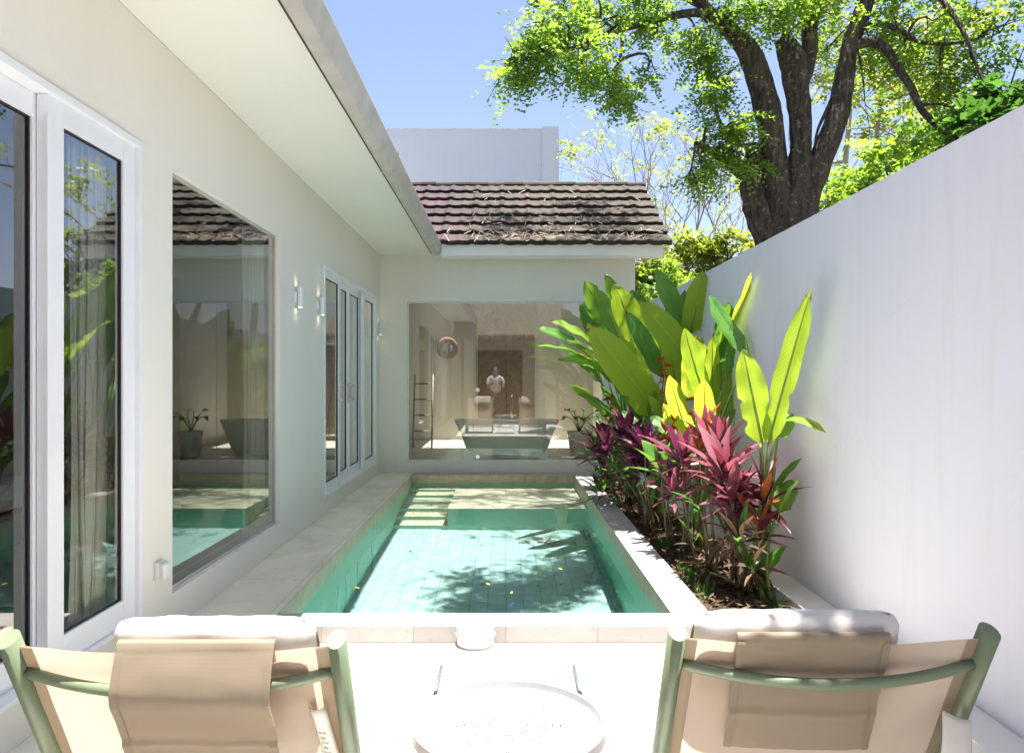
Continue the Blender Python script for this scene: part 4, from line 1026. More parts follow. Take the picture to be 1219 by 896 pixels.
# (tip px, base px, width px, depth of tip, depth of base, dark, (tilt x, tilt z, bend))
h1 = heliconia((1.50, 9.3), 'heliconia farthest along the bed, tall dark green paddle leaves beside the glass front', [
    (721,326,745,378,20,9.2,9.2,True,(-.5,.2,.06)), (696,335,737,400,33,8.8,9.1,True,(-.2,.3,.05)), (752,345,760,400,26,9.4,9.4,True,(.2,.2,.05)), (640,391,696,416,20,8.6,8.9,True,(-.4,.9,.15)), (638,412,708,432,15,8.4,8.9,False,(-.2,1.4,.12)), (690,362,728,420,26,8.8,9.0,True,(-.5,.5,.1)), (705,400,742,450,24,9.0,9.2,True,(.2,.5,.1)), (665,410,715,455,20,8.6,8.9,True,(-.2,1,.12))], 9, 1)
h2 = heliconia((1.42, 8.3), 'heliconia second from the far end, leaves leaning out over the coping', [
    (656,383,716,420,30,8.0,8.2,False,(-.2,1.1,.14)), (664,428,722,446,20,7.8,8.1,True,(-.2,1.2,.18)), (678,459,722,497,22,7.9,8.2,False,(-.2,.6,.1)), (730,338,774,425,40,8.3,8.3,False,(-.1,.2,.05)), (675,405,735,440,30,7.7,8.1,False,(-.2,1.1,.10)), (700,430,748,470,26,7.8,8.2,True,(-.3,.8,.12)), (780,385,792,440,26,8.4,8.3,False,(.1,.4,.05)), (688,470,736,500,22,7.6,8.1,True,(-.3,.9,.15)), (712,345,748,425,26,8.5,8.4,True,(-.4,.2,.05)), (752,400,766,470,26,8.3,8.2,2,(.3,.4,.05)), (690,415,738,462,20,7.8,8.1,2,(-.1,1.0,.12))], 9, 2)
bracts(h2, px(728, 470, 7.9), px(722, 520, 7.8), 5, .11)
h3 = heliconia((1.48, 7.3), 'heliconia with the broad backlit yellow-green leaf crossing the middle of the bed', [
    (699,384,786,496,48,7.0,7.2,2,(-.35,.55,.05)), (780,320,819,396,27,7.5,7.4,True,(.1,.2,.06)), (761,358,832,445,42,7.1,7.3,2,(.0,.45,.06)), (836,322,822,398,36,7.4,7.4,2,(.3,.2,.05)), (803,345,800,420,26,7.6,7.5,True,(.2,.3,.05)), (735,400,775,470,28,7.4,7.3,2,(-.2,.6,.1)), (756,440,782,505,26,7.5,7.3,True,(-.2,.6,.1)), (793,395,806,470,30,7.4,7.3,2,(.3,.3,.05)), (815,345,812,415,24,7.6,7.5,True,(-.4,.3,.05)), (745,370,790,450,26,7.5,7.4,True,(.1,.6,.08)), (770,470,795,520,22,7.0,7.2,False,(-.3,.7,.1))], 9, 3)
bracts(h3, px(790, 424, 6.9), px(793, 484, 6.8), 9, .10)
h4 = heliconia((1.55, 6.1), 'heliconia with a broad pale blade hanging straight down before the wall', [
    (894,324,856,412,25,6.5,6.6,2,(.5,.35,.05)), (845,352,893,424,20,6.6,6.4,True,(-.6,.3,.12)), (829,398,828,478,40,6.7,6.6,2,(.0,.3,.06)), (858,516,858,424,42,6.15,6.45,2,(.1,.35,.12)), (797,446,820,520,28,6.4,6.5,2,(-.3,.3,.06)), (876,420,842,452,20,6.3,6.4,True,(0,1.2,.15)), (868,360,850,440,30,6.9,6.7,True,(.3,.3,.06)), (790,480,815,530,24,6.3,6.5,False,(-.3,.6,.1)), (815,390,838,470,28,6.4,6.3,False,(-.3,.4,.06)), (848,400,846,480,22,6.4,6.3,2,(.3,.3,.05)), (872,380,866,450,16,6.0,6.0,True,(.8,.2,.04)), (838,450,842,520,30,6.1,6.2,2,(-.2,.3,.05))], 9, 4)
bracts(h4, px(828, 470, 6.2), px(826, 505, 6.15), 4, .10)
bracts(h4, px(786, 520, 6.1), px(806, 498, 6.1), 4, .12)
h5 = heliconia((1.66, 4.8), 'nearest heliconia, one tall narrow leaf touching the garden wall', [
    (966,344,914,530,36,4.55,4.8,False,(-.55,.25,.02)), (884,415,908,528,42,4.9,4.8,2,(.15,.3,.02)), (896,468,905,526,20,5.0,4.9,True,(-.4,.1,.03)), (983,515,930,502,17,4.35,4.75,False,(.0,1.4,.22)), (944,492,926,520,22,4.75,4.8,True,(.3,.6,.1)), (935,650,905,690,20,4.7,4.85,True,(-.2,.9,.12)), (880,640,897,690,22,4.7,4.9,True,(-.5,.3,.05)), (955,545,918,590,16,4.9,5.0,True,(.2,.8,.1))], 2, 5)

# cordylines ----------------------------------------------------------------
def cordyline(center, size, label, mats, n, up, seed, nleaf_low=5, group='cordylines under the heliconias'):
    size *= 1.18; n = int(n * 1.35)
    rr = random.Random(seed); c = Vector(center)
    rx = min(max(c.x + rr.uniform(.05, .2), 1.25), 1.70); ry = c.y + rr.uniform(-.05, .25)
    t_ = thing('cordyline', label, 'plant', (rx, ry, -.06), group)
    heads = [(c, size, n)]
    for k in range(2): heads.append((c + Vector((rr.uniform(-.16, .16), rr.uniform(-.15, .3), rr.uniform(-.28, -.08))), size*.8, max(6, int(n*.6))))
    canes = MB()
    per = {}
    for hi, (hc, hs, hn) in enumerate(heads):
        hc = hc.copy(); hc.x = min(hc.x, 1.72)
        canes.tube(bez((min(max(rx + rr.uniform(-.07, .07), 1.22), 1.71), ry + rr.uniform(-.1, .1), -.07), (rx*.6 + hc.x*.4, ry, hc.z*.5), hc, 7), [.011,.011,.010,.010,.009,.008,.008,.007], 7)
        for k in range(hn):
            a = k * 2.39996 + rr.uniform(-.3, .3); f = k / hn
            el = R(74 - 100*f*(1 - up*.4) + rr.uniform(-9, 9)); ln = hs * rr.uniform(.75, 1.1) * (.65 + .35*math.sin(math.pi*min(1, f + .25)))
            d = Vector((math.cos(a)*math.cos(el), math.sin(a)*math.cos(el), math.sin(el)))
            b0 = hc + Vector((0, 0, (1 - f)*.07 - .02)) + d * .025
            tip = b0 + d * ln - Vector((0, 0, ln*(.10 + .18*f)))
            if tip.x > 1.90: tip.x = 1.90
            m = mats[0] if rr.random() < .72 else mats[1]
            mb = per.setdefault(m, MB())
            nn = Vector((0, 0, 1)) + Vector((-d.x, -d.y, 0)) * 1.2 * math.sin(el) + Vector((rr.uniform(-.4, .4), rr.uniform(-.4, .4), 0))
            blade(mb, b0, tip, ln * rr.uniform(.20, .29), nn, bend=.10 + .05*f, fold=.5, wave=.02, seed=seed+k, prof='lance', nu=8)
    for k in range(nleaf_low):       # withered leaves low on the canes
        a = rr.uniform(0, 6.28); z = rr.uniform(.05, max(.12, c.z*.45)); b0 = Vector((rx + .03*math.cos(a), ry + .03*math.sin(a), z)); d = Vector((math.cos(a)*.10, math.sin(a)*.10, -rr.uniform(.08, .2)))
        if b0.z + d.z < -.03: d.z = -.03 - b0.z
        mb = per.setdefault('dry_leaf', MB()); blade(mb, b0, b0 + d, .03, Vector((math.cos(a), math.sin(a), .5)), bend=.15, fold=.6, wave=.1, seed=k, prof='lance', nu=6)
    canes.build('cane', M['cane'], t_, smooth=True)
    for m, mb in per.items():
        o = mb.build('foliage', M[m], t_, smooth=True); set_uv(o, mb)
    return t_
cordyline(px(862, 575, 4.95), .36, 'large pink-maroon cordyline in front of the nearest heliconia', ('cord_pink', 'cord_dark'), 24, .5, 11)
cordyline(px(838, 528, 5.4), .27, 'cordyline with upright red-orange leaves above the pink rosettes', ('cord_pink', 'cord_orange'), 12, 1.6, 12)
cordyline(px(812, 556, 5.7), .34, 'pink cordyline leaning towards the coping beside the orange-leaved one', ('cord_pink', 'cord_purple'), 20, .4, 13)
cordyline(px(768, 545, 6.6), .36, 'bright magenta-purple cordyline in the middle of the bed', ('cord_purple', 'cord_pink'), 20, .5, 14)
cordyline(px(745, 528, 7.4), .36, 'deep purple cordyline behind the magenta one', ('cord_purple', 'cord_dark'), 20, .5, 15)
cordyline(px(717, 530, 8.2), .32, 'dark maroon cordyline hanging over the far coping', ('cord_dark', 'cord_purple'), 20, .4, 16)
cordyline(px(712, 545, 9.0), .36, 'green and maroon cordyline in the far corner of the bed', ('cord_green', 'cord_dark'), 18, .4, 17)
cordyline(px(910, 605, 4.75), .33, 'sparse dark-leaved cordyline against the garden wall with one orange leaf', ('cord_dark', 'cord_orange'), 9, .2, 18, 4)
cordyline(px(872, 600, 4.8), .27, 'small wine-red cordyline low in front of the large pink one', ('cord_pink', 'cord_pink'), 11, .1, 19, 10)
cordyline(px(862, 540, 5.2), .29, 'tall maroon cordyline with steep narrow leaves next to the wall', ('cord_dark', 'cord_pink'), 12, 1.7, 20)
cordyline(px(788, 570, 6.1), .30, 'low green-leaved cordyline among the bare canes', ('cord_green', 'cord_purple'), 12, .3, 21)
cordyline(px(735, 568, 7.7), .32, 'low green cordyline near the far coping under the purple ones', ('cord_green', 'cord_dark'), 14, .3, 22)
cordyline(px(835, 610, 5.1), .22, 'small green sprout between the canes of the pink cordylines', ('cord_green', 'dry_leaf'), 8, .4, 23, 8)
cordyline(px(880, 650, 4.62), .24, 'withered brown cordyline at the near end of the bed', ('dry_leaf', 'cord_green'), 12, -.4, 24, 14)

# litter on the soil (nobody could count it)
r_ = np.random.RandomState(5); N = 2600
cx = r_.uniform(1.19, 1.72, N); cyy = r_.uniform(4.25, 10.4, N); an = r_.uniform(0, 6.28, N); ln = r_.uniform(.012, .05, N); wd = ln * r_.uniform(.12, .4, N)
zz = -.035 + r_.uniform(-.03, .03, N)
u = np.stack([np.cos(an), np.sin(an), r_.uniform(-.3, .4, N)], 1) * ln[:, None]; v = np.stack([-np.sin(an), np.cos(an), r_.uniform(-.3, .3, N)], 1) * wd[:, None]
p = np.stack([cx, cyy, zz], 1)
V = np.stack([p - u, p + v, p + u, p - v], 1).reshape(-1, 3)
tag(np_mesh('leaf_litter', V, np.arange(N*4).reshape(-1, 4), M['dry_leaf']), kind='stuff')
# weeds
r_ = np.random.RandomState(9); N = 260
cl = np.array([[1.27, 4.75], [1.3, 5.3], [1.25, 5.0], [1.3, 6.1], [1.62, 4.5]])[r_.randint(0, 5, N)]
p = np.stack([cl[:, 0] + r_.normal(0, .03, N), cl[:, 1] + r_.normal(0, .06, N), np.full(N, -.05)], 1)
u = np.stack([r_.normal(0, .03, N), r_.normal(0, .03, N), r_.uniform(.03, .10, N)], 1); v = np.stack([r_.normal(0, .004, N), r_.normal(0, .004, N), np.zeros(N)], 1)
V = np.stack([p - v, p + v, p + u + v*.2, p + u - v*.2], 1).reshape(-1, 3)
tag(np_mesh('grass', V, np.arange(N*4).reshape(-1, 4), M['bush_leaf']), kind='stuff')

# fallen leaves : each a thing
def small_leaf(name, x, y, z, ln, an, mat, label, cat, group):
    g = MB(); blade(g, (-ln/2*math.cos(an), -ln/2*math.sin(an), 0), (ln/2*math.cos(an), ln/2*math.sin(an), .002), ln*.42, (0, 0, 1), bend=.04, fold=.2, wave=.03, seed=x*9, prof='lance', nu=6)
    o = g.build(name, mat, smooth=True); set_uv(o, g); o.location = (x, y, z); tag(o, label, cat, group); return o
rr = random.Random(21)
M['float_leaf'] = m_leaf('floating_leaf', (.35, .26, .03), (.5, .42, .06), (.4, .3, .03), (.5, .4, .05), .2)
fcl = 'yellowish leaf floating on the pool water'
for k in range(16):
    small_leaf('floating_leaf', rr.uniform(-1.1, .85), rr.uniform(4.8, 9.3), ZW + .0035, rr.uniform(.03, .055), rr.uniform(0, 6), M['float_leaf'], fcl, 'leaf', 'yellow leaves floating on the pool')
for k in range(10):
    o = small_leaf('sunken_leaf', rr.uniform(-1.1, .7), rr.uniform(5.0, 8.2), ZF + .006, rr.uniform(.05, .08), rr.uniform(0, 6), M['dry_leaf'], 'dark leaf lying on the pool floor under water', 'leaf', 'sunken leaves on the pool floor')
    o.cycles.is_caustics_receiver = True
g = MB()
for k in range(26):
    a = rr.uniform(0, 6.28); q = Vector((.42 + rr.gauss(0, .09), 8.0 + rr.gauss(0, .07), ZF + rr.uniform(.004, .04)))
    blade(g, q, q + Vector((.09*math.cos(a), .09*math.sin(a), .01)), .03, (0, 0, 1), prof='lance', nu=5, seed=k)
o = g.build('leaf_clump', M['dry_leaf'], smooth=True); set_uv(o, g); tag(o, 'dark clump of dead leaves on the pool floor near the bench', 'leaf clump'); o.cycles.is_caustics_receiver = True
small_leaf('fallen_leaf', .012, 3.52, ZD + .004, .045, .2, M['dry_leaf'], 'stray brown leaf on the white terrace between the two grey bars', 'leaf', 'fallen leaves on the paving')
for (x, y) in ((.62, 3.75), (.78, 3.45), (.70, 3.9), (.9, 3.2), (.55, 3.3), (.83, 3.62), (.47, 3.05)):
    small_leaf('fallen_leaf', x, y, ZD + .004, rr.uniform(.010, .022), rr.uniform(0, 6), M['dry_leaf'], 'tiny dark leaf scrap on the white terrace by the right chair', 'leaf', 'leaf scraps on the terrace')
for (x, y) in ((-1.5, 6.3), (-1.62, 5.2), (-1.45, 8.0), (-1.55, 7.4), (-1.4, 4.9)):
    small_leaf('fallen_leaf', x, y, .004, rr.uniform(.02, .035), rr.uniform(0, 6), M['dry_leaf'], 'small dry leaf on the shaded walkway', 'leaf', 'dry leaves on the walkway')
for (x, y) in ((1.05, 9.6), (1.08, 7.1), (1.1, 5.2), (.3, 10.4), (-.4, 10.38)):
    small_leaf('fallen_leaf', x, y, .004, rr.uniform(.02, .035), rr.uniform(0, 6), M['dry_leaf'], 'small dry leaf on the pale pool coping', 'leaf', 'dry leaves on the coping')
# dry strands on the roof
r_ = np.random.RandomState(12); N = 260
xs = np.where(r_.rand(N) < .6, r_.normal(.35, .5, N), r_.uniform(-.6, 2.1, N)); ss = np.where(r_.rand(N) < .7, np.abs(r_.normal(.1, .22, N)), r_.uniform(0, 2.0, N))
ss = np.clip(ss, .02, 2.2); xs = np.clip(xs, -.8, 2.15)
p = np.stack([xs, 10.085 + cy*ss - cz*.07, 3.175 + cz*ss + cy*.055 + r_.uniform(0, .02, N)], 1)
an = r_.uniform(0, 6.28, N); ln = r_.uniform(.03, .13, N)
u = np.stack([np.cos(an)*ln, np.sin(an)*ln*cy, np.sin(an)*ln*cz], 1); v = np.stack([-np.sin(an)*.003, np.cos(an)*.003*cy, np.cos(an)*.003*cz + .002], 1)
V = np.stack([p - u - v, p - u + v, p + u + v, p + u - v], 1).reshape(-1, 3)
tag(np_mesh('roof_litter', V, np.arange(N*4).reshape(-1, 4), M['straw']), kind='stuff')

# ================================================================== TREES
def leaf_sprays(rs, cents, spray_len=.34, leaf=.072, pairs=6, droop=.5, wide=.42):
    """pinnate sprays: cents = [(x,y,z,rx,ry,rz,n)] -> V, F"""
    out = []
    for (x, y, z, rx, ry, rz, n) in cents:
        q = rs.normal(0, 1, (n, 3)); q /= np.maximum(np.linalg.norm(q, axis=1, keepdims=True), 1e-6); q *= rs.rand(n, 1) ** .45
        # clumping
        cl = rs.normal(0, .55, (max(3, n // 14), 3)); k = rs.randint(0, len(cl), n)
        q = .45 * q + .62 * cl[k] + rs.normal(0, .12, (n, 3))
        P = np.array([x, y, z]) + q * np.array([rx, ry, rz])
        a = rs.uniform(0, 2*np.pi, n); ax = np.stack([np.cos(a), np.sin(a), rs.normal(-droop, .45, n)], 1); ax /= np.linalg.norm(ax, axis=1, keepdims=True)
        sd_ = np.cross(ax, np.array([0, 0, 1.0]) + rs.normal(0, .35, (n, 3))); sd_ /= np.maximum(np.linalg.norm(sd_, axis=1, keepdims=True), 1e-6)
        up = np.cross(sd_, ax)
        L_ = spray_len * rs.uniform(.6, 1.25, n)
        for j in range(pairs):
            f = (j + .6) / pairs
            for s_ in (-1, 1):
                b = P + ax * (L_*f)[:, None] + up * (-.25*L_*f*f)[:, None]
                dr = ax * rs.uniform(.25, .6, n)[:, None] + sd_ * s_ + up * rs.normal(0, .30, n)[:, None]
                dr /= np.linalg.norm(dr, axis=1, keepdims=True)
                ll = leaf * rs.uniform(.7, 1.25, n) * (1 - .25*f)
                w_ = np.cross(dr, up + rs.normal(0, .3, (n, 3))); w_ /= np.maximum(np.linalg.norm(w_, axis=1, keepdims=True), 1e-6)
                w_ *= (ll * wide)[:, None]
                e = b + dr * ll[:, None]; m = b + dr * (ll*.55)[:, None]
                out.append(np.stack([b, m + w_, e, m - w_], 1))
    V = np.concatenate(out, 0).reshape(-1, 3)
    return V, np.arange(len(V)).reshape(-1, 4)

def twigs(rs, mb, src, cents, r0=.018, n=5):
    for (x, y, z, rx, ry, rz, cnt) in cents:
        c = Vector((x, y, z)); s = min(src, key=lambda q: (Vector(q) - c).length); s = Vector(s)
        mid = (s + c)/2 + Vector((rs.normal(0, .12), rs.normal(0, .12), .12))
        mb.tube(bez(s, mid, c, 6), [r0, r0*.85, r0*.7, r0*.6, r0*.5, r0*.4, r0*.3], 6, caps=False)
        for k in range(n):
            d = Vector((rs.normal(0, .6)*rx, rs.normal(0, .6)*ry, rs.normal(-.1, .6)*rz)); st = s.lerp(c, rs.uniform(.5, 1.0)) if (c-s).length > .01 else c
            mb.tube(bez(c if k % 2 else mid.lerp(c, .6), c + d*.5 + Vector((0, 0, .06)), c + d, 4), [r0*.4, r0*.33, r0*.26, r0*.2, r0*.12], 5, caps=False)

TYD = 7.4
def tp_(x, y, Y=TYD): return px(x, y, Y)
big = thing('shade_tree', 'big dark-barked tree with several thick limbs rising behind the garden wall', 'tree', (tp_(938, 449)[0], TYD, -.12))
g = MB()
def limb(pts, n=16, wob=.22, seed=0, sub=4):
    P = [tp_(a[0], a[1], a[3] if len(a) > 3 else TYD) for a in pts]; Rr = [.80*a[2]*(a[3] if len(a) > 3 else TYD)/880.0 for a in pts]
    pp_, rr_ = [], []
    m = len(P)
    for i in range(m - 1):
        p0, p1, p2, p3 = P[max(i-1, 0)], P[i], P[i+1], P[min(i+2, m-1)]
        for k in range(sub):
            t = k / sub
            q = .5*((2*p1) + (-p0+p2)*t + (2*p0-5*p1+4*p2-p3)*t*t + (-p0+3*p1-3*p2+p3)*t**3)
            pp_.append(q); rr_.append(Rr[i]*(1-t) + Rr[i+1]*t)
    pp_.append(P[-1]); rr_.append(Rr[-1])
    g.tube(pp_, rr_, n, wob=wob, seed=seed); return pp_
base = tp_(932, 449); 
src = []
src += limb([(930,610,50), (930,449,44), (930,330,40), (938,275,34), (948,225,20), (953,180,16), (952,135,15.5), (947,95,19), (943,70,19), (932,46,13)], 22, .2, 1)
limb([(952,100,14), (963,66,12), (964,36,11), (968,-30,9), (980,-90,7)], 14, .2, 9)
src += limb([(940,330,24), (952,270,21), (964,225,17.5), (981,182,16.5), (997,140,16.5), (1005,95,14), (1012,55,12), (1029,8,12), (1044,-50,11), (1064,-120,9)], 18, .2, 2)
src += limb([(932,330,28), (930,275,24), (925,225,20), (921,187,19), (916,140,19), (905,98,18.5), (892,64,16.5), (874,42,13), (848,18,9), (820,-15,7,7.1), (790,-60,5,6.9)], 18, .2, 3)
src += limb([(922,330,24), (914,285,19), (903,258,17.5), (896,232,16.5), (893,210,14), (896,188,12), (898,172,11)], 16, .25, 4)
gb = limb([(894,214,8), (878,204,7.5), (858,188,6,7.2), (842,177,5,7.1), (828,171,4,7.0)], 10, .1, 5); src += gb
g.build('trunk', M['bark'], big, smooth=True)
g = MB()
src2 = []
src2 += limb([(886,60,8), (865,27,7,7.3), (835,16,6.5,7.2), (800,19,5.5,7.1), (760,30,4.5,7.0), (720,42,3.6,6.5), (680,58,2.6,6.25), (640,68,1.8,6.05), (600,76,1,5.95)], 10, .1, 6)
src2 += limb([(740,36,3,6.95), (740,60,2.5,6.9), (733,85,2,6.85), (730,110,1,6.8)], 8, .1, 7)
src2 += limb([(735,36,2.5,6.95), (705,20,2.2,6.9), (670,15,1.8,6.8), (640,10,1.2,6.7)], 8, .1, 8)
src2 += limb([(700,50,2,6.85), (690,70,1.6,6.8), (672,85,1,6.75)], 8, .1, 18)
src2 += limb([(1012,58,9), (1035,50,7,7.3), (1056,60,7,7.2), (1070,82,6,7.1), (1085,105,5.5,7.0), (1098,132,5,6.9), (1118,152,4.5,6.8), (1140,166,3.5,6.7), (1165,172,2,6.6)], 10, .1, 10)
src2 += limb([(1018,36,7), (1045,28,5,7.3), (1075,38,4,7.2), (1095,50,3.5,7.1), (1135,52,2.5,7.0), (1170,45,1.5,6.9)], 8, .1, 11)
src2 += limb([(1035,-5,9), (1090,-20,6,7.0), (1125,5,4,6.8), (1150,45,3.2,6.6), (1165,85,2.2,6.5), (1178,110,1.2,6.4)], 8, .1, 12)
src2 += limb([(895,140,6), (878,150,5.5), (862,158,5,7.2), (858,150,3,7.2)], 8, .2, 13)
src2 += limb([(1000,100,5), (985,130,3), (972,160,2), (968,200,1.4)], 8, .1, 14)
rs = np.random.RandomState(2)
def cl(x, y, Y, wx, wy, n, dep=.5):
    p = px(x, y, Y); return (p.x, p.y, p.z, wx*Y/880, dep, wy*Y/880, n)
cents = [
    # left reaching branch
    cl(615,75,5.95,28,22,40,.35), cl(648,70,6.00,34,24,60,.4), cl(690,80,6.26,34,22,65,.4), cl(725,90,6.48,34,24,70,.4), cl(665,20,6.11,36,24,65,.4), cl(715,25,6.42,34,28,60,.4), cl(640,30,5.95,26,24,36,.35), cl(775,30,7.0,36,24,55,.4), cl(770,85,6.9,18,14,18,.2), cl(745,110,6.61,24,10,30,.3), cl(620,95,5.95,16,14,18,.2), cl(700,-5,6.33,60,18,60,.5), cl(780,-5,7.0,50,18,60,.5),
    # strands by the left limb
    cl(842,70,7.1,26,30,60,.35), cl(836,115,7.0,13,26,34,.25), cl(858,105,7.15,18,30,34,.3), cl(830,45,7.0,20,16,34,.3), cl(846,150,7.0,10,14,12,.2),
    # by the grey branch
    cl(850,180,7.05,20,16,34,.3), cl(872,160,7.1,24,20,55,.3), cl(838,205,7.0,14,18,26,.25), cl(893,155,7.0,14,16,24,.25), cl(820,215,6.95,10,14,14,.2), cl(880,185,7.0,18,12,24,.25), cl(905,192,7.3,8,20,8,.3),
    # crown over the limbs
    cl(880,15,7.2,40,24,90,.5), cl(930,15,7.0,40,26,110,.5), cl(975,10,7.3,40,24,90,.6), cl(1060,20,7.4,50,40,84,.7), cl(1110,25,7.2,50,36,84,.7), cl(1160,20,7.0,44,40,72,.7), cl(1075,80,7.5,40,34,44,.6), cl(1120,90,7.2,36,34,56,.5), cl(1160,85,6.9,34,28,50,.5), cl(1040,60,7.8,30,40,30,.6), cl(1190,40,6.8,24,30,26,.4), cl(1030,125,8.6,24,50,30,.5), cl(1140,140,7.2,34,20,50,.4), cl(985,60,8.2,20,30,22,.5),
    # above the frame
    cl(640,-60,6.6,70,40,110,.7), cl(740,-70,6.9,80,50,150,.9), cl(850,-60,7.2,70,40,150,.9), cl(960,-80,7.4,80,60,170,1.0), cl(1080,-80,7.4,80,60,170,1.0), cl(1180,-70,7.0,60,60,120,.9), cl(900,-220,8.4,120,60,170,1.2), cl(760,-240,8.8,110,50,150,1.2), cl(1050,-220,8.0,110,70,170,1.2),
]
high = [(.5, 10.6, 7.6, .8, .8, .5, 110), (1.5, 10.8, 7.4, .8, .7, .5, 120), (1.1, 9.6, 7.9, .8, .7, .5, 110), (.1, 9.4, 7.4, .7, .6, .4, 70), (2.2, 9.8, 7.2, .9, .8, .6, 110), (1.15, 6.9, 6.2, .3, .5, .3, 50)]
cents += high
twigs(rs, g, src + src2, cents, .017, 5)
for hx in high[:5]:
    g.tube(bez(tp_(968, -30), (1.9, 8.6, 6.9), hx[:3], 8), [.06, .055, .05, .045, .04, .03, .025, .018, .01], 8)
br_ = g.build('branches', M['bark'], big, smooth=True)
V, F = leaf_sprays(rs, [c_[:6] + (int(c_[6]*1.05),) for c_ in cents], .30, .052, 7, .45, .34)
np_mesh('crown', V, F, M['tree_leaf'], big)

# second tree shading the terrace, beyond the wall and behind the camera's right shoulder
def plain_tree(name, label, base, h, r0, blobs, mat, bark, seed, leaf=.08, spray=.34, group=None, lean=(0, 0), pairs=6, tw=5):
    t_ = thing(name, label, 'tree', base, group); rs = np.random.RandomState(seed); mb = MB(); b = Vector(base)
    pts = [b + Vector((lean[0]*k/6 + .06*math.sin(k*1.7+seed), lean[1]*k/6 + .06*math.cos(k*2.1+seed), h*k/6)) for k in range(7)]
    mb.tube(pts, [r0*(1 - .11*k) for k in range(7)], 12, wob=.15, seed=seed)
    mb2 = MB(); twigs(rs, mb2, pts[2:], blobs, r0*.3, tw)
    mb.build('trunk', bark, t_, smooth=True); mb2.build('branches', bark, t_, smooth=True)
    V, F = leaf_sprays(rs, blobs, spray, leaf, pairs, .35); np_mesh('crown', V, F, mat, t_)
    return t_
plain_tree('shade_tree', 'leafy tree overhanging the terrace from behind the near end of the garden wall', (3.4, 1.6, -.12), 4.2, .17,
    [(1.42, 1.6, 4.6, .42, .7, .3, 520), (1.95, 1.7, 4.7, .5, .7, .3, 260), (1.7, 2.6, 4.9, .6, .7, .4, 110), (1.6, .6, 4.8, .6, .7, .4, 120), (2.3, 1.4, 5.2, .8, .9, .5, 160), (3.2, 2.0, 5.4, .9, .9, .6, 160), (2.4, 3.2, 5.2, .7, .6, .5, 90), (3.9, .6, 5.0, .9, .9, .6, 120), (2.7, .2, 5.4, .8, .7, .5, 110)], M['tree_leaf'], M['bark'], 31, .075, .32, None, (-.6, 0))

# pale-trunked trees far behind the wall
pale = [('pale slender tree seen just right of the forked trunk', 1012, 13.5, 6.5), ('pale slender tree beyond the curved drooping branch', 1043, 14.5, 6.8), ('pale slender tree farthest right beyond the wall', 1080, 13.0, 6.2)]
for i, (lb, x, Y, h) in enumerate(pale):
    p = px(x, 449, Y); k = Y/880
    bl = [(p.x + rnd.gauss(0, .7), Y + rnd.gauss(0, .7), CAMZ + (449 - yy)*k + rnd.gauss(0, .15), .85, .8, .55, 27) for yy in (60, 90, 120, 150, 185, 30, -20)]
    plain_tree('slender_tree', lb, (p.x, Y, -.12), h, .11, bl, M['tree_leaf_yellow'], M['pale_bark'], 40+i, .10, .40, 'slender pale trees beyond the wall')
# dense greenery low along the outside of the wall
for i, (x, y, Y, n, lb) in enumerate(((1010, 225, 9.5, 130, 'green shrub top showing over the wall right of the big trunk'), (1065, 200, 9.0, 140, 'green shrub top over the wall below the curved branch'), (1120, 160, 8.4, 150, 'green shrub top over the wall left of the dark glossy bush'))):
    p = px(x, y, Y)
    plain_tree('shrub', lb, (max(p.x, 3.0), Y, -.12), p.z - .2, .06, [(p.x + dx, Y + rnd.uniform(-.3, .3), p.z + dz, .5, .5, .35, n // 4) for dx, dz in ((-.35, -.15), (0, .1), (.4, .2), (.1, -.4))], M['tree_leaf'], M['bark'], 50+i, .085, .34, 'shrubs outside the garden wall')
p = px(1212, 108, 6.4)
plain_tree('shrub', 'dark glossy large-leaved bush rising above the wall at the right edge', (3.9, 6.4, -.12), p.z - .3, .07, [(p.x + dx, 6.4 + dy, p.z + dz, .45, .4, .32, 70) for dx, dy, dz in ((-.3, 0, -.2), (.05, .2, .05), (.4, -.1, .15), (.2, .3, -.35), (.75, 0, .25))], M['bush_leaf'], M['bark'], 61, .11, .30, None, pairs=4)
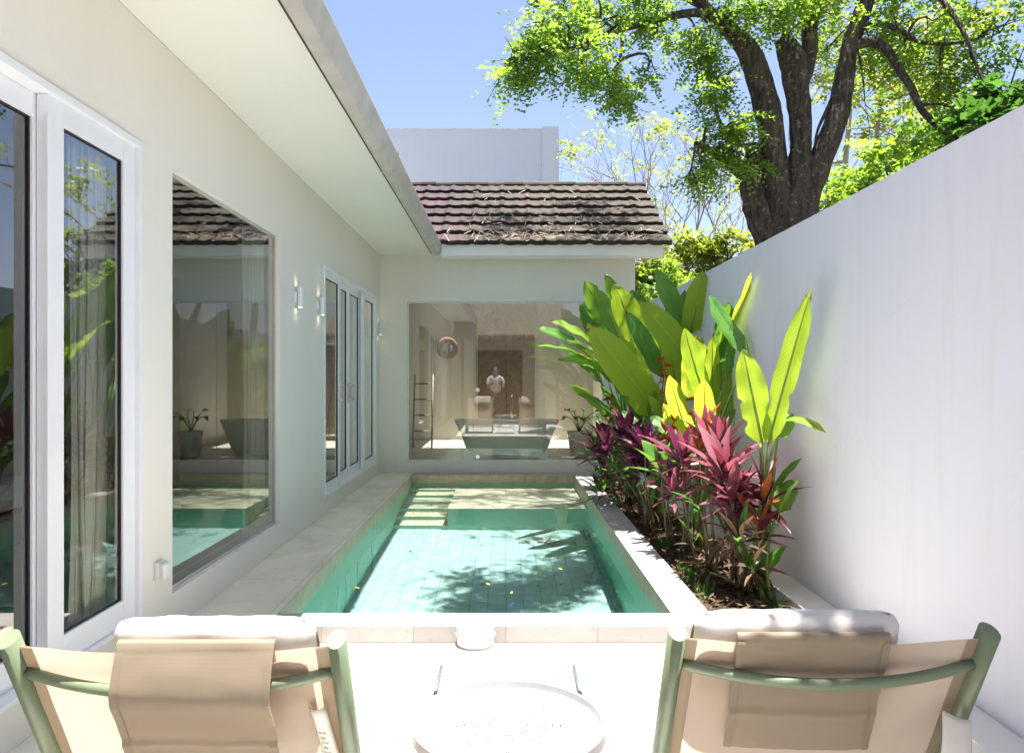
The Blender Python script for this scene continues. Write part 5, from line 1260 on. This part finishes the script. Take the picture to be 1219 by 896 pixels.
# hedge-like green bushes behind the roof end
bs = [(775, 320, 12.5, 'bright green bush behind the end of the tiled roof'), (815, 300, 13.5, 'bright green bush between the roof and the far end of the garden wall'), (858, 292, 13.0, 'olive bush behind the garden wall beside the big trunk'), (790, 345, 12.0, 'low green bush peeping above the heliconias')]
for i, (x, y, Y, lb) in enumerate(bs):
    p = px(x, y, Y); m = M['tree_leaf_yellow'] if i != 3 else M['tree_leaf']
    plain_tree('shrub', lb, (max(p.x, 2.5), Y, -.12), p.z - .4, .06, [(p.x + dx, Y + rnd.uniform(-.3, .3), p.z + dz, .42, .45, .36, 80) for dx, dz in ((-.35, -.15), (0, .12), (.35, -.05), (.1, -.5), (-.2, -.8), (.3, -.7))], m, M['bark'], 70+i, .085, .30, 'bushes behind the roof end', pairs=5)
# thin half-bare trees in the distance
def bare_tree(label, x, Y, ytop, seed, leafn):
    t_ = thing('bare_tree', label, 'tree', (px(x, 449, Y).x, Y, -.12), 'half-bare trees in the distance'); rs = np.random.RandomState(seed); mb = MB(); tips = []
    b = Vector((px(x, 449, Y).x, Y, -.12)); H = CAMZ + (449 - ytop)*Y/880
    def grow(p, d, ln, r, dep):
        q = p + d * ln; m = (p + q)/2 + Vector((rs.normal(0, .05), rs.normal(0, .05), 0))*ln
        mb.tube([p, m, q], [r, r*.85, r*.65], 6 if dep < 2 else 4, caps=False)
        if dep >= 5: tips.append(q); return
        if dep >= 3: tips.append(q)
        for k in range(3 if dep < 2 else 2 + (rs.rand() < .5)):
            a = rs.uniform(0, 6.28); sp = rs.uniform(.35, .8)
            nd_ = (d + Vector((math.cos(a)*sp, math.sin(a)*sp, rs.uniform(-.15, .25)))).normalized()
            grow(q, nd_, ln*rs.uniform(.62, .85), r*.58, dep+1)
    grow(b, Vector((0, 0, 1)), H*.36, .09, 0)
    mb.build('trunk', M['twig'], t_, smooth=True)
    sel = [tips[i] for i in rs.randint(0, len(tips), leafn)]
    V, F = leaf_sprays(rs, [(q.x, q.y, q.z, .25, .25, .2, 5) for q in sel], .26, .085, 3, .2)
    np_mesh('crown', V, F, M['tree_leaf_yellow'], t_)
bare_tree('half-bare tree with yellowish leaf tufts right of the white block', 775, 20, 165, 81, 60)
bare_tree('half-bare twiggy tree behind the bright green bushes', 840, 19, 200, 82, 26)
bare_tree('half-bare twiggy tree left of the big trunk low in the distance', 880, 22, 215, 83, 30)
bare_tree('half-bare tree behind the roof ridge end', 735, 24, 195, 84, 30)
